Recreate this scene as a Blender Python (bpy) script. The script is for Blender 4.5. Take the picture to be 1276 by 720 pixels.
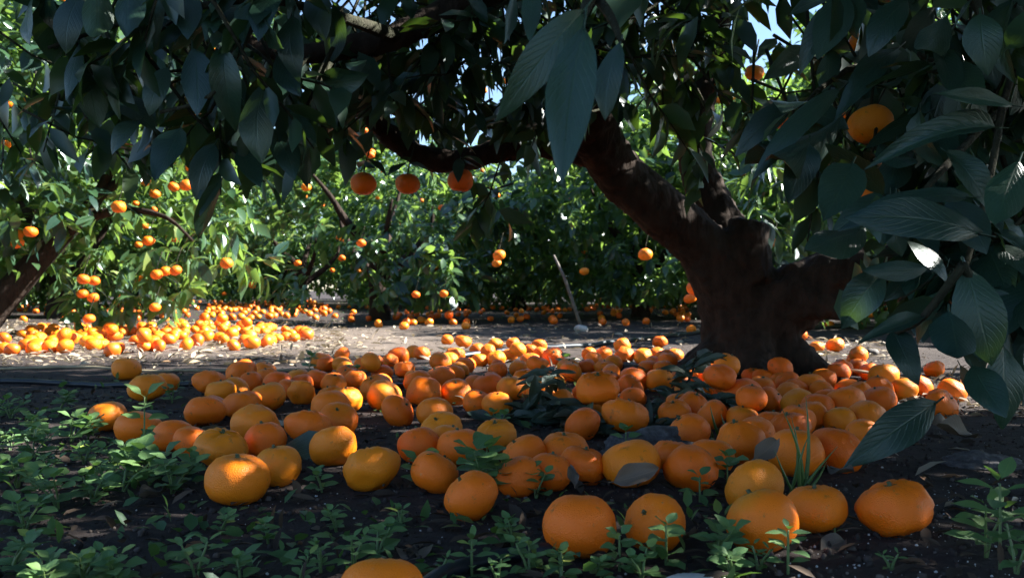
import bpy, bmesh, math, random
import numpy as np
from mathutils import Vector, Matrix, noise

for o in list(bpy.data.objects):
    bpy.data.objects.remove(o)
scene = bpy.context.scene
C = scene.collection
random.seed(11)
rng = np.random.default_rng(11)
R = math.radians

# ------------------------------------------------------------------ camera, sky, sun, exposure
CAM_H, FPX, HZ, CX = 0.26, 1105.0, 362.0, 638.0
cam_d = bpy.data.cameras.new('camera'); cam = bpy.data.objects.new('camera', cam_d); C.objects.link(cam)
cam.location = (0, 0, CAM_H); cam.rotation_euler = (R(90), 0, 0)
cam_d.sensor_width = 36.0; cam_d.lens = 36.0 * FPX / 1276.0
cam_d.shift_y = (HZ - 360.0) / 1276.0
cam_d.clip_start = 0.02; cam_d.clip_end = 1500
cam_d.dof.use_dof = True; cam_d.dof.focus_distance = 1.25; cam_d.dof.aperture_fstop = 14.0
scene.camera = cam

SUN_AZ, SUN_EL = 80.0, 38.0            # azimuth to the right of the view direction (+Y)
SUN = Vector((math.sin(R(SUN_AZ)) * math.cos(R(SUN_EL)), math.cos(R(SUN_AZ)) * math.cos(R(SUN_EL)), math.sin(R(SUN_EL))))
world = bpy.data.worlds.new('World'); scene.world = world; world.use_nodes = True
wn = world.node_tree.nodes; wl = world.node_tree.links
sky = wn.new('ShaderNodeTexSky'); sky.sky_type = 'NISHITA'; sky.sun_disc = False
sky.sun_elevation = R(SUN_EL); sky.sun_rotation = R(SUN_AZ); sky.air_density = 1.0; sky.dust_density = 0.2; sky.ozone_density = 3.2
wl.new(sky.outputs[0], wn['Background'].inputs[0]); wn['Background'].inputs[1].default_value = 0.05
sun_d = bpy.data.lights.new('sun', 'SUN'); sun = bpy.data.objects.new('sun', sun_d); C.objects.link(sun)
sun_d.energy = 5.0; sun_d.angle = R(0.53); sun_d.color = (1.0, 0.94, 0.85)
sun.rotation_euler = SUN.to_track_quat('Z', 'Y').to_euler(); sun.location = (4, 3, 6)
scene.view_settings.view_transform = 'Standard'; scene.view_settings.look = 'None'
scene.view_settings.gamma = 1.0; scene.view_settings.use_curve_mapping = False
scene.view_settings.exposure = 2.5
scene.cycles.use_denoising = True
scene.cycles.max_bounces = 8; scene.cycles.transparent_max_bounces = 8; scene.cycles.sample_clamp_indirect = 6

# ------------------------------------------------------------------ helpers
def P(x, y, d):
    return Vector(((x - CX) / FPX * d, d, CAM_H - (y - HZ) / FPX * d))
def G(x, y):                            # photograph pixel to the flat ground
    d = CAM_H * FPX / (y - HZ)
    return Vector(((x - CX) / FPX * d, d, 0))
def fbm(x, y, s, o=3):
    return noise.fractal(Vector((x * s, y * s, 3.7)), 1.0, 2.0, o)
def ground_z(x, y):
    return 0.010 * fbm(x, y, 1.6, 3) + 0.003 * fbm(x, y, 14.0, 2)
def tag(o, label=None, cat=None, group=None, kind=None):
    if label: o['label'] = label
    if cat: o['category'] = cat
    if group: o['group'] = group
    if kind: o['kind'] = kind
    return o
def link(name, me, parent=None, mat=None):
    o = bpy.data.objects.new(name, me); C.objects.link(o)
    if mat is not None and me is not None and len(me.materials) == 0: me.materials.append(mat)
    if parent is not None: o.parent = parent
    return o
def empty(name, loc):
    o = bpy.data.objects.new(name, None); o.empty_display_size = 0.05; C.objects.link(o); o.location = loc
    return o
def mesh_np(name, verts, faces_flat, starts, totals, mat, uv=None, smooth=True):
    me = bpy.data.meshes.new(name)
    me.vertices.add(len(verts)); me.vertices.foreach_set('co', np.asarray(verts, np.float32).ravel())
    me.loops.add(len(faces_flat)); me.loops.foreach_set('vertex_index', np.asarray(faces_flat, np.int32))
    me.polygons.add(len(starts)); me.polygons.foreach_set('loop_start', np.asarray(starts, np.int32))
    me.polygons.foreach_set('loop_total', np.asarray(totals, np.int32))
    me.polygons.foreach_set('use_smooth', np.full(len(starts), smooth))
    if uv is not None:
        l = me.uv_layers.new(name='UVMap'); l.data.foreach_set('uv', np.asarray(uv, np.float32)[np.asarray(faces_flat)].ravel())
    me.update(calc_edges=True); me.materials.append(mat)
    return me
def mesh_pd(name, verts, faces, mat, smooth=True, uv=None):
    me = bpy.data.meshes.new(name); me.from_pydata([tuple(v) for v in verts], [], faces); me.update()
    if smooth: me.polygons.foreach_set('use_smooth', [True] * len(me.polygons))
    if uv is not None:
        l = me.uv_layers.new(name='UVMap')
        idx = np.empty(len(me.loops), np.int32); me.loops.foreach_get('vertex_index', idx)
        l.data.foreach_set('uv', np.asarray(uv, np.float32)[idx].ravel())
    me.materials.append(mat)
    return me

# ------------------------------------------------------------------ materials
def newmat(name):
    m = bpy.data.materials.new(name); m.use_nodes = True
    n = m.node_tree.nodes; n.clear()
    out = n.new('ShaderNodeOutputMaterial')
    return m, n, m.node_tree.links, out
def N(n, t, **kw):
    x = n.new('ShaderNode' + t)
    for k, v in kw.items():
        if k in x.inputs: x.inputs[k].default_value = v
        else: setattr(x, k, v)
    return x
def ramp(n, stops):
    r = n.new('ShaderNodeValToRGB'); e = r.color_ramp.elements
    while len(e) < len(stops): e.new(0.5)
    for el, (p, c) in zip(e, stops): el.position = p; el.color = (*c, 1)
    return r
def mix(n, l, fac, a, b, blend='MIX'):
    m = n.new('ShaderNodeMix'); m.data_type = 'RGBA'; m.blend_type = blend
    for sock, v in ((m.inputs[0], fac), (m.inputs[6], a), (m.inputs[7], b)):
        if hasattr(v, 'is_linked'): l.new(v, sock)
        elif isinstance(v, tuple): sock.default_value = (*v, 1) if len(v) == 3 else v
        else: sock.default_value = v
    return m.outputs[2]
def math_(n, l, op, a, b=None, clamp=False):
    m = n.new('ShaderNodeMath'); m.operation = op; m.use_clamp = clamp
    for s, v in zip(m.inputs, (a, b)):
        if v is None: continue
        if hasattr(v, 'is_linked'): l.new(v, s)
        else: s.default_value = v
    return m.outputs[0]

def leaf_material(name, dark, light, trans, rough=0.36, veins=True, tfac=0.30, dust=0.25, island=False, spec=0.5):
    m, n, l, out = newmat(name)
    if island:
        rnd = N(n, 'NewGeometry').outputs['Random Per Island']
    else:
        rnd = N(n, 'ObjectInfo').outputs['Random']
    base = ramp(n, [(0.0, dark), (0.55, tuple((a + b) / 2 for a, b in zip(dark, light))), (0.93, light), (1.0, (light[0] * 2.2, light[1] * 1.5, light[2]))])
    l.new(rnd, base.inputs[0]); col = base.outputs[0]
    tc = N(n, 'TexCoord')
    nz = N(n, 'TexNoise', Scale=38.0, Detail=4.0, Roughness=0.65); l.new(tc.outputs['Object'], nz.inputs['Vector'])
    p = N(n, 'BsdfPrincipled', Roughness=rough); p.inputs['Specular IOR Level'].default_value = spec; p.inputs['Specular Tint'].default_value = (0.80, 0.92, 1.0, 1)  # bluish tint paints sky colour into the sheen
    if dust:
        d = ramp(n, [(0.52, (0, 0, 0)), (0.75, (dust, dust, dust))]); l.new(nz.outputs[0], d.inputs[0])
        col = mix(n, l, d.outputs[0], col, (0.085, 0.115, 0.105))
        rr = math_(n, l, 'MULTIPLY_ADD', nz.outputs[0], 0.35); rr.node.inputs[2].default_value = rough - 0.16
        l.new(rr, p.inputs['Roughness'])
    if veins:
        uv = N(n, 'UVMap'); sp = N(n, 'SeparateXYZ'); l.new(uv.outputs[0], sp.inputs[0])
        au = math_(n, l, 'ABSOLUTE', math_(n, l, 'SUBTRACT', sp.outputs[0], 0.5))
        mid = ramp(n, [(0.0, (1, 1, 1)), (0.035, (0, 0, 0))]); l.new(au, mid.inputs[0])
        sv = math_(n, l, 'SUBTRACT', math_(n, l, 'MULTIPLY', sp.outputs[1], 11.0), math_(n, l, 'MULTIPLY', au, 7.0))
        fr = math_(n, l, 'PINGPONG', sv, 0.5)
        side = ramp(n, [(0.0, (0.55, 0.55, 0.55)), (0.14, (0, 0, 0))]); l.new(fr, side.inputs[0])
        vein = math_(n, l, 'MAXIMUM', mid.outputs[0], side.outputs[0])
        col = mix(n, l, math_(n, l, 'MULTIPLY', vein, 0.24), col, (light[0] * 2.6, light[1] * 2.0, light[2] * 1.6))
        bp = N(n, 'Bump', Strength=0.25, Distance=0.003); l.new(math_(n, l, 'SUBTRACT', math_(n, l, 'MULTIPLY', nz.outputs[0], 0.6), vein), bp.inputs['Height'])
        l.new(bp.outputs[0], p.inputs['Normal'])
    l.new(col, p.inputs['Base Color'])
    t = N(n, 'BsdfTranslucent'); l.new(mix(n, l, rnd, tuple(c * 0.75 for c in trans), trans), t.inputs[0])
    ms = N(n, 'MixShader', Fac=tfac)
    l.new(p.outputs[0], ms.inputs[1]); l.new(t.outputs[0], ms.inputs[2]); l.new(ms.outputs[0], out.inputs[0])
    return m
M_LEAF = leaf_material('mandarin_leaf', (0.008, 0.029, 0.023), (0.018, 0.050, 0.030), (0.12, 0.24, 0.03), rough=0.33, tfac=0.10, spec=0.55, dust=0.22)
M_FOL_LIT = leaf_material('sunlit_foliage', (0.030, 0.076, 0.038), (0.078, 0.144, 0.056), (0.27, 0.46, 0.08), rough=0.27, veins=False, tfac=0.34, dust=0.0, island=True, spec=0.85)  # sunlit copy of the leaf colour, sunlight put into its paler tones
M_SHADE = leaf_material('shade_foliage', (0.009, 0.027, 0.022), (0.020, 0.052, 0.030), (0.14, 0.28, 0.03), rough=0.32, veins=False, tfac=0.16, dust=0.0, island=True, spec=0.6)  # shaded copy of the same foliage, shade put into its darker tones
M_WEED = leaf_material('weed_leaf', (0.075, 0.165, 0.062), (0.130, 0.235, 0.075), (0.16, 0.33, 0.06), rough=0.5, tfac=0.25, dust=0.15)
M_WEEDS = leaf_material('ground_cover_leaf', (0.030, 0.080, 0.030), (0.070, 0.140, 0.040), (0.16, 0.33, 0.05), rough=0.5, veins=False, tfac=0.25, dust=0.0, island=True)
M_DRY = leaf_material('dry_leaf', (0.050, 0.040, 0.036), (0.13, 0.10, 0.075), (0.20, 0.15, 0.08), rough=0.6, tfac=0.15, dust=0.3)
M_WILT = leaf_material('wilted_leaf', (0.020, 0.036, 0.024), (0.034, 0.056, 0.034), (0.06, 0.09, 0.03), rough=0.45, tfac=0.12, dust=0.3)
M_STRAW = leaf_material('litter', (0.16, 0.12, 0.08), (0.42, 0.36, 0.27), (0.3, 0.25, 0.15), rough=0.7, veins=False, tfac=0.15, dust=0.0, island=True)

def peel_material(name):
    m, n, l, out = newmat(name)
    oi = N(n, 'ObjectInfo'); tc = N(n, 'TexCoord')
    rp = ramp(n, [(0.0, (0.82, 0.118, 0.005)), (0.35, (0.92, 0.165, 0.005)), (0.75, (0.93, 0.205, 0.006)), (1.0, (0.84, 0.270, 0.010))])
    l.new(oi.outputs['Random'], rp.inputs[0])
    n1 = N(n, 'TexNoise', Scale=1.3, Detail=3.0); mp = N(n, 'Mapping'); l.new(tc.outputs['Object'], mp.inputs[0])
    cb = N(n, 'CombineXYZ'); r10 = math_(n, l, 'MULTIPLY', oi.outputs['Random'], 37.0); l.new(r10, cb.inputs[0]); l.new(r10, cb.inputs[1])
    l.new(cb.outputs[0], mp.inputs['Location'])
    l.new(mp.outputs[0], n1.inputs['Vector'])
    col = mix(n, l, math_(n, l, 'MULTIPLY', n1.outputs[0], 0.55), rp.outputs[0], (0.80, 0.19, 0.008))
    # spray residue and scuffs
    n2 = N(n, 'TexNoise', Scale=9.0, Detail=5.0, Roughness=0.7); l.new(mp.outputs[0], n2.inputs['Vector'])
    r2 = ramp(n, [(0.60, (0, 0, 0)), (0.74, (0.55, 0.55, 0.55))]); l.new(n2.outputs[0], r2.inputs[0])
    n3 = N(n, 'TexNoise', Scale=1.6, Detail=2.0); l.new(mp.outputs[0], n3.inputs['Vector'])
    r3 = ramp(n, [(0.50, (0, 0, 0)), (0.66, (1, 1, 1))]); l.new(n3.outputs[0], r3.inputs[0])
    col = mix(n, l, math_(n, l, 'MULTIPLY', r2.outputs[0], r3.outputs[0]), col, (0.72, 0.52, 0.30))
    v = N(n, 'TexVoronoi', Scale=11.0); l.new(mp.outputs[0], v.inputs['Vector'])
    rv = ramp(n, [(0.0, (1, 1, 1)), (0.075, (0, 0, 0))]); l.new(v.outputs['Distance'], rv.inputs[0])
    col = mix(n, l, math_(n, l, 'MULTIPLY', math_(n, l, 'MULTIPLY', rv.outputs[0], r3.outputs[0]), 0.8), col, (0.75, 0.66, 0.5))
    # greenish shoulders on some fruit
    so = N(n, 'SeparateXYZ'); l.new(tc.outputs['Object'], so.inputs[0])
    gs = ramp(n, [(0.62, (0, 0, 0)), (0.95, (0.45, 0.45, 0.45))]); l.new(math_(n, l, 'ADD', math_(n, l, 'MULTIPLY', so.outputs[2], 1.2), math_(n, l, 'MULTIPLY', n1.outputs[0], 0.7)), gs.inputs[0])
    sel = ramp(n, [(0.60, (0, 0, 0)), (0.9, (1, 1, 1))]); l.new(math_(n, l, 'FRACT', math_(n, l, 'MULTIPLY', oi.outputs['Random'], 7.3)), sel.inputs[0])
    col = mix(n, l, math_(n, l, 'MULTIPLY', gs.outputs[0], sel.outputs[0]), col, (0.42, 0.26, 0.02))
    # brown dirt where the skin is bruised
    n4 = N(n, 'TexNoise', Scale=4.5, Detail=6.0, Roughness=0.7); l.new(mp.outputs[0], n4.inputs['Vector'])
    r4 = ramp(n, [(0.60, (0, 0, 0)), (0.70, (0.7, 0.7, 0.7))]); l.new(n4.outputs[0], r4.inputs[0])
    col = mix(n, l, r4.outputs[0], col, (0.22, 0.09, 0.025))
    p = N(n, 'BsdfPrincipled', Roughness=0.42); l.new(col, p.inputs['Base Color'])
    p.inputs['Specular IOR Level'].default_value = 0.32
    p.inputs['Subsurface Weight'].default_value = 0.12; p.inputs['Subsurface Radius'].default_value = (0.010, 0.004, 0.001); p.inputs['Subsurface Scale'].default_value = 0.6
    rg = math_(n, l, 'MULTIPLY_ADD', n2.outputs[0], 0.4); rg.node.inputs[2].default_value = 0.22; l.new(rg, p.inputs['Roughness'])
    v2 = N(n, 'TexVoronoi', Scale=52.0); l.new(mp.outputs[0], v2.inputs['Vector'])
    bp = N(n, 'Bump', Strength=0.24, Distance=0.03); l.new(math_(n, l, 'ADD', v2.outputs['Distance'], math_(n, l, 'MULTIPLY', n2.outputs[0], 0.12)), bp.inputs['Height'])
    l.new(bp.outputs[0], p.inputs['Normal'])
    l.new(p.outputs[0], out.inputs[0])
    return m
M_PEEL = peel_material('mandarin_peel')

def peel_far():
    m, n, l, out = newmat('mandarin_peel_far')
    g = N(n, 'NewGeometry'); rp = ramp(n, [(0.0, (0.80, 0.12, 0.005)), (0.6, (0.89, 0.19, 0.006)), (1.0, (0.84, 0.27, 0.010))])
    l.new(g.outputs['Random Per Island'], rp.inputs[0])
    p = N(n, 'BsdfPrincipled', Roughness=0.45); l.new(rp.outputs[0], p.inputs['Base Color']); l.new(p.outputs[0], out.inputs[0])
    return m
M_PEELF = peel_far()

def bark_material(name, c0, c1, scale):
    m, n, l, out = newmat(name)
    tc = N(n, 'TexCoord'); mp = N(n, 'Mapping'); mp.inputs['Scale'].default_value = (1, 1, 0.45); l.new(tc.outputs['Object'], mp.inputs[0])
    n1 = N(n, 'TexNoise', Scale=scale, Detail=8.0, Roughness=0.65); l.new(mp.outputs[0], n1.inputs['Vector'])
    n2 = N(n, 'TexNoise', Scale=scale * 0.18, Detail=3.0); l.new(tc.outputs['Object'], n2.inputs['Vector'])
    v = N(n, 'TexVoronoi', Scale=scale * 0.9, feature='DISTANCE_TO_EDGE'); l.new(mp.outputs[0], v.inputs['Vector'])
    r1 = ramp(n, [(0.3, c0), (0.7, c1)]); l.new(n1.outputs[0], r1.inputs[0])
    r2 = ramp(n, [(0.55, (0, 0, 0)), (0.68, (0.5, 0.5, 0.5))]); l.new(n2.outputs[0], r2.inputs[0])
    col = mix(n, l, r2.outputs[0], r1.outputs[0], (0.042, 0.036, 0.030))
    p = N(n, 'BsdfPrincipled', Roughness=0.9); p.inputs['Specular IOR Level'].default_value = 0.15; l.new(col, p.inputs['Base Color'])
    h = math_(n, l, 'ADD', n1.outputs[0], math_(n, l, 'MULTIPLY', math_(n, l, 'MINIMUM', v.outputs[0], 0.25), 1.2))
    bp = N(n, 'Bump', Strength=0.9, Distance=0.012); l.new(h, bp.inputs['Height']); l.new(bp.outputs[0], p.inputs['Normal'])
    l.new(p.outputs[0], out.inputs[0]); return m
M_BARK = bark_material('bark', (0.014, 0.010, 0.008), (0.042, 0.030, 0.024), 26.0)
M_TWIG = bark_material('twig_bark', (0.018, 0.020, 0.013), (0.042, 0.044, 0.028), 60.0)

def plain(name, col, rough=0.6, nscale=None, amt=0.5, bump=0.0, spec=0.5):
    m, n, l, out = newmat(name)
    p = N(n, 'BsdfPrincipled', Roughness=rough); p.inputs['Base Color'].default_value = (*col, 1); p.inputs['Specular IOR Level'].default_value = spec; p.inputs['Specular Tint'].default_value = (0.80, 0.92, 1.0, 1)
    if nscale:
        tc = N(n, 'TexCoord'); z = N(n, 'TexNoise', Scale=nscale, Detail=6.0, Roughness=0.65); l.new(tc.outputs['Object'], z.inputs['Vector'])
        r = ramp(n, [(0.3, tuple(c * (1 - amt) for c in col)), (0.7, tuple(min(1, c * (1 + amt)) for c in col))]); l.new(z.outputs[0], r.inputs[0]); l.new(r.outputs[0], p.inputs['Base Color'])
        if bump:
            b = N(n, 'Bump', Strength=bump, Distance=0.01); l.new(z.outputs[0], b.inputs['Height']); l.new(b.outputs[0], p.inputs['Normal'])
    l.new(p.outputs[0], out.inputs[0]); return m
M_STEM = plain('weed_stem', (0.09, 0.15, 0.05), 0.5)
M_CALYX = plain('calyx', (0.055, 0.075, 0.030), 0.6, 40, 0.5)
M_HOSE = plain('black_hose', (0.012, 0.014, 0.020), 0.38, 20, 0.4)
M_LINE = plain('beige_line', (0.30, 0.25, 0.16), 0.6, 30, 0.35)
M_CLOD = plain('clod', (0.085, 0.080, 0.085), 0.9, 90, 0.6, 0.9)
M_STONE = plain('white_stone', (0.40, 0.40, 0.39), 0.7, 18, 0.15, 0.4)
M_DSTONE = plain('dark_stone', (0.09, 0.08, 0.075), 0.8, 25, 0.4, 0.5)
M_STAKE = plain('weathered_wood', (0.17, 0.15, 0.13), 0.8, 40, 0.4, 0.4)
M_GRASS = plain('grass_blade', (0.07, 0.13, 0.03), 0.45)
M_SPECK = plain('white_grain', (0.50, 0.50, 0.50), 0.7)
def crumb_mat():
    m, n, l, out = newmat('soil_crumb'); g = N(n, 'NewGeometry')
    rp = ramp(n, [(0.0, (0.020, 0.017, 0.017)), (0.75, (0.055, 0.046, 0.042)), (1.0, (0.13, 0.11, 0.10))]); l.new(g.outputs['Random Per Island'], rp.inputs[0])
    p = N(n, 'BsdfPrincipled', Roughness=0.95); p.inputs['Specular IOR Level'].default_value = 0.2
    l.new(rp.outputs[0], p.inputs['Base Color']); l.new(p.outputs[0], out.inputs[0]); return m
M_CRUMB = crumb_mat()
def soil_mat():
    m, n, l, out = newmat('soil'); tc = N(n, 'TexCoord'); co = tc.outputs['Object']
    a = N(n, 'TexNoise', Scale=1.1, Detail=5.0, Roughness=0.6); l.new(co, a.inputs['Vector'])
    b = N(n, 'TexNoise', Scale=45.0, Detail=7.0, Roughness=0.7); l.new(co, b.inputs['Vector'])
    c = N(n, 'TexNoise', Scale=9.0, Detail=5.0, Roughness=0.65); l.new(co, c.inputs['Vector'])
    sp = N(n, 'SeparateXYZ'); l.new(co, sp.inputs[0])
    # dry trodden path between rows, its pale tone also painting in the sunlit strip
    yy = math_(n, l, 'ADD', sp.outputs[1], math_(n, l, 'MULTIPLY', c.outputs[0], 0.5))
    alley_lit = ramp(n, [(0.0, (0, 0, 0)), (0.365, (0, 0, 0)), (0.42, (1, 1, 1)), (0.60, (0.9, 0.9, 0.9)), (0.68, (0.0, 0.0, 0.0))])
    l.new(math_(n, l, 'DIVIDE', yy, 10.0), alley_lit.inputs[0])
    damp_shaded = ramp(n, [(0.25, (0.014, 0.011, 0.012)), (0.75, (0.048, 0.039, 0.037))]); l.new(b.outputs[0], damp_shaded.inputs[0])  # moist soil, kept dark also to paint in the shade
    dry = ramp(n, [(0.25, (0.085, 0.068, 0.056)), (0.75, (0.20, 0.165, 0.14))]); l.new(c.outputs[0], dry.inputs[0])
    lit_side = ramp(n, [(0.35, (1, 1, 1)), (0.60, (0.12, 0.12, 0.12))]); l.new(math_(n, l, 'MULTIPLY_ADD', sp.outputs[0], 0.25), lit_side.inputs[0]); lit_side.inputs[0].links[0].from_node.inputs[2].default_value = 0.5  # path darkened towards the right to paint in shade there
    f = math_(n, l, 'MULTIPLY', math_(n, l, 'MULTIPLY', alley_lit.outputs[0], lit_side.outputs[0]), math_(n, l, 'ADD', a.outputs[0], 0.35), True)
    col = mix(n, l, f, damp_shaded.outputs[0], dry.outputs[0])
    p = N(n, 'BsdfPrincipled', Roughness=0.95); p.inputs['Specular IOR Level'].default_value = 0.25; l.new(col, p.inputs['Base Color'])
    bp = N(n, 'Bump', Strength=0.8, Distance=0.012); l.new(math_(n, l, 'ADD', b.outputs[0], c.outputs[0]), bp.inputs['Height']); l.new(bp.outputs[0], p.inputs['Normal'])
    l.new(p.outputs[0], out.inputs[0]); return m
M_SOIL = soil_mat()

# ------------------------------------------------------------------ ground
def axis(lo, hi, step, far_lo, far_hi):
    mid = list(np.arange(lo, hi + 1e-6, step)); a = []; s = step * 1.3; v = lo
    while v > far_lo: v -= s; s *= 1.22; a.append(v)
    b = []; s = step * 1.3; v = hi
    while v < far_hi: v += s; s *= 1.22; b.append(v)
    return np.array(a[::-1] + mid + b)
xs = axis(-2.4, 2.0, 0.024, -500, 500); ys = axis(0.55, 4.6, 0.024, -300, 900)
gv = [(x, y, ground_z(x, y) if abs(x) < 40 and abs(y) < 60 else 0.0) for y in ys for x in xs]
nx, ny = len(xs), len(ys)
ii, jj = np.meshgrid(np.arange(nx - 1), np.arange(ny - 1))
q = (jj * nx + ii).ravel(); gf = np.stack([q, q + 1, q + nx + 1, q + nx], 1).ravel()
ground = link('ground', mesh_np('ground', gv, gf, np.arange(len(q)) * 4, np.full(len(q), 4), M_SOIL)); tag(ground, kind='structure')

# ------------------------------------------------------------------ leaf shapes
def leaf_mesh(name, mat, L=1.0, W=0.42, fold=0.25, droop=0.18, wave=0.03, n=8, m=4, shape=0.85, petiole=0.12, curl=0.0, seed=0, teeth=0.0, roll=0.0):
    """unit-length blade along +Y, face up +Z"""
    r = random.Random(seed); vs, fs, uv = [], [], []
    ph = r.uniform(0, 6.28); skew = r.uniform(-0.05, 0.05)
    for i in range(n + 1):
        t = i / n; tt = t ** shape
        w = W * 0.5 * max(0.0, math.sin(math.pi * tt)) ** 0.82 * (1 + 0.12 * math.sin(3 * t + ph) * 0.5)
        if i == n: w = W * 0.008
        if i == 0: w = W * 0.03
        if teeth and i % 2: w *= 1 + teeth
        ang = curl * t
        cy = (math.sin(ang) / curl if curl else t) * L
        cz = (-(1 - math.cos(ang)) / curl if curl else 0) * L - droop * t * t * L
        for j in range(m + 1):
            u = -1 + 2 * j / m
            z = cz + fold * abs(u) * w + wave * math.sin(9 * t + ph + 2 * u) * abs(u) * L * 0.6 - roll * u * u * w
            vs.append((u * w + skew * math.sin(math.pi * t) * L, cy, z)); uv.append((0.5 + u * 0.5, t))
    for i in range(n):
        for j in range(m):
            a = i * (m + 1) + j; fs.append((a, a + 1, a + m + 2, a + m + 1))
    if petiole:
        k = len(vs); pw = 0.012 * L
        for (y, z) in ((-petiole * L, 0.02 * L), (0.02 * L, 0.0)):
            vs += [(-pw, y, z), (pw, y, z), (0, y, z + pw)]; uv += [(0.5, 0.0)] * 3
        for a, b in ((0, 1), (1, 2), (2, 0)): fs.append((k + a, k + b, k + 3 + b, k + 3 + a))
    return mesh_pd(name, vs, fs, mat, True, uv)
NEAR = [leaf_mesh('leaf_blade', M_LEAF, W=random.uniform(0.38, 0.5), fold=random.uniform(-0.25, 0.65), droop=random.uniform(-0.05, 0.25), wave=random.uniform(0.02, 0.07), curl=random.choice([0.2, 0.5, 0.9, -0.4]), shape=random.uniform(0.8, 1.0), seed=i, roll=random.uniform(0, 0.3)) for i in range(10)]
MID = [leaf_mesh('leaf_blade', M_LEAF, n=5, m=2, W=random.uniform(0.36, 0.5), fold=random.uniform(0, 0.4), droop=random.uniform(0.02, 0.25), wave=0.0, seed=40 + i, shape=0.9, petiole=0.0) for i in range(6)]
WEEDL = [leaf_mesh('weed_blade', M_WEED, n=6, m=4, W=random.uniform(0.72, 0.95), fold=0.2, droop=random.uniform(0.05, 0.25), wave=0.05, seed=60 + i, shape=0.8, petiole=0.25, teeth=0.12 if i < 3 else 0.0) for i in range(6)]
SLIML = [leaf_mesh('weed_blade', M_WEED, n=6, m=2, W=random.uniform(0.38, 0.5), fold=0.2, droop=0.15, wave=0.03, seed=70 + i, shape=1.0, petiole=0.05) for i in range(4)]
DRYL = [leaf_mesh('dry_blade', M_DRY, n=8, m=4, W=random.uniform(0.45, 0.6), fold=random.uniform(0.3, 0.9), droop=random.uniform(-0.2, 0.2), wave=0.12, curl=random.uniform(-1.2, 1.2), seed=80 + i, shape=0.9) for i in range(5)]
WILTL = [leaf_mesh('wilted_blade', M_WILT, n=8, m=4, W=random.uniform(0.26, 0.36), fold=random.uniform(0.3, 0.9), droop=0.1, wave=0.06, curl=random.uniform(-0.5, 1.0), seed=90 + i, shape=0.95) for i in range(5)]

def basis(d, nrm):
    d = Vector(d).normalized(); n = Vector(nrm); n = (n - d * n.dot(d))
    if n.length < 1e-4: n = d.orthogonal()
    n.normalize(); x = d.cross(n)
    return Matrix(((x.x, d.x, n.x), (x.y, d.y, n.y), (x.z, d.z, n.z)))
def put_leaf(name, me, base, d, nrm, L, parent, wscale=1.0, holder=None):
    o = link(name, me, holder if holder is not None else parent)
    b = basis(d, nrm).to_4x4() @ Matrix.Diagonal((L * wscale, L, L, 1))
    b.translation = base
    if parent is not None:
        b = Matrix.Translation(-parent.location) @ b
    o.matrix_basis = b
    return o

# sun spots of the photograph: there the canopies have gaps (pixel outlines laid on the ground)
SPOTS = [([(-60, 398), (180, 397), (420, 409), (480, 420), (600, 428), (640, 434), (560, 441), (420, 441), (250, 447), (100, 455), (-60, 455)], 1.0),
         ([(235, 377), (420, 377), (440, 402), (230, 399)], 1.0),
         ([(730, 424), (800, 420), (850, 432), (850, 452), (790, 458), (735, 452)], 0.9),
         ([(985, 424), (1100, 428), (1110, 449), (1000, 452)], 1.0),
         ([(1110, 472), (1200, 476), (1290, 492), (1290, 510), (1190, 505), (1110, 486)], 1.0),
         ([(1005, 722), (1075, 720), (1080, 765), (1000, 765)], 1.0),
         ([(0, 376), (110, 376), (110, 392), (0, 392)], 0.8),
         ([(560, 447), (700, 441), (720, 452), (600, 464)], 0.8)]
SPOTG = [(np.array([[G(x, y).x, G(x, y).y] for x, y in poly]), pr) for poly, pr in SPOTS]
def inpoly(px, py, poly):
    c = np.zeros(len(px), bool); j = len(poly) - 1
    for i in range(len(poly)):
        xi, yi = poly[i]; xj, yj = poly[j]
        cond = ((yi > py) != (yj > py)) & (px < (xj - xi) * (py - yi) / (yj - yi + 1e-12) + xi)
        c ^= cond; j = i
    return c
def keep_mask(pts, d=None, ln=None):
    pts = np.asarray(pts); keep = np.ones(len(pts), bool); r = rng.random(len(pts))
    for t in (0.0, 0.35, 0.7, 1.0):
        q = pts + (d * (ln * t)[:, None] if d is not None else 0)
        g = q[:, :2] - np.outer((q[:, 2] - .05) / SUN.z, (SUN.x, SUN.y))
        for poly, pr in SPOTG: keep &= ~(inpoly(g[:, 0], g[:, 1], poly) & (r < pr))
    return keep
FAR_T = np.array([(0, 0, 0), (-.19, .3, .04), (0, .3, -.01), (.19, .3, .04), (-.17, .65, .0), (0, .65, -.05), (.17, .65, .0), (0, 1, -.16)])
FAR_F = [(0, 2, 1), (0, 3, 2), (1, 2, 5, 4), (2, 3, 6, 5), (4, 5, 7), (5, 6, 7)]
def foliage_mesh(name, pos, dirs, nrms, lens, mat, wid=None, T=FAR_T, F=FAR_F):
    n = len(pos); d = dirs / np.linalg.norm(dirs, axis=1)[:, None]
    z = nrms - d * (nrms * d).sum(1)[:, None]; z /= (np.linalg.norm(z, axis=1)[:, None] + 1e-9); x = np.cross(d, z)
    wid = np.ones(n) if wid is None else wid
    s = lens[:, None, None]
    V = pos[:, None, :] + s * (T[None, :, 0:1] * wid[:, None, None] * x[:, None, :] + T[None, :, 1:2] * d[:, None, :] + T[None, :, 2:3] * z[:, None, :])
    k = len(T); flat = np.concatenate([np.array(f) for f in F]); tot = np.array([len(f) for f in F])
    off = np.arange(n) * k
    ff = (off[:, None] + flat[None, :]).ravel(); tt = np.tile(tot, n); st = np.concatenate([[0], np.cumsum(tt)[:-1]])
    return mesh_np(name, V.reshape(-1, 3), ff, st, tt, mat)
def unit(v): return v / (np.linalg.norm(v, axis=-1, keepdims=True) + 1e-9)
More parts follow.
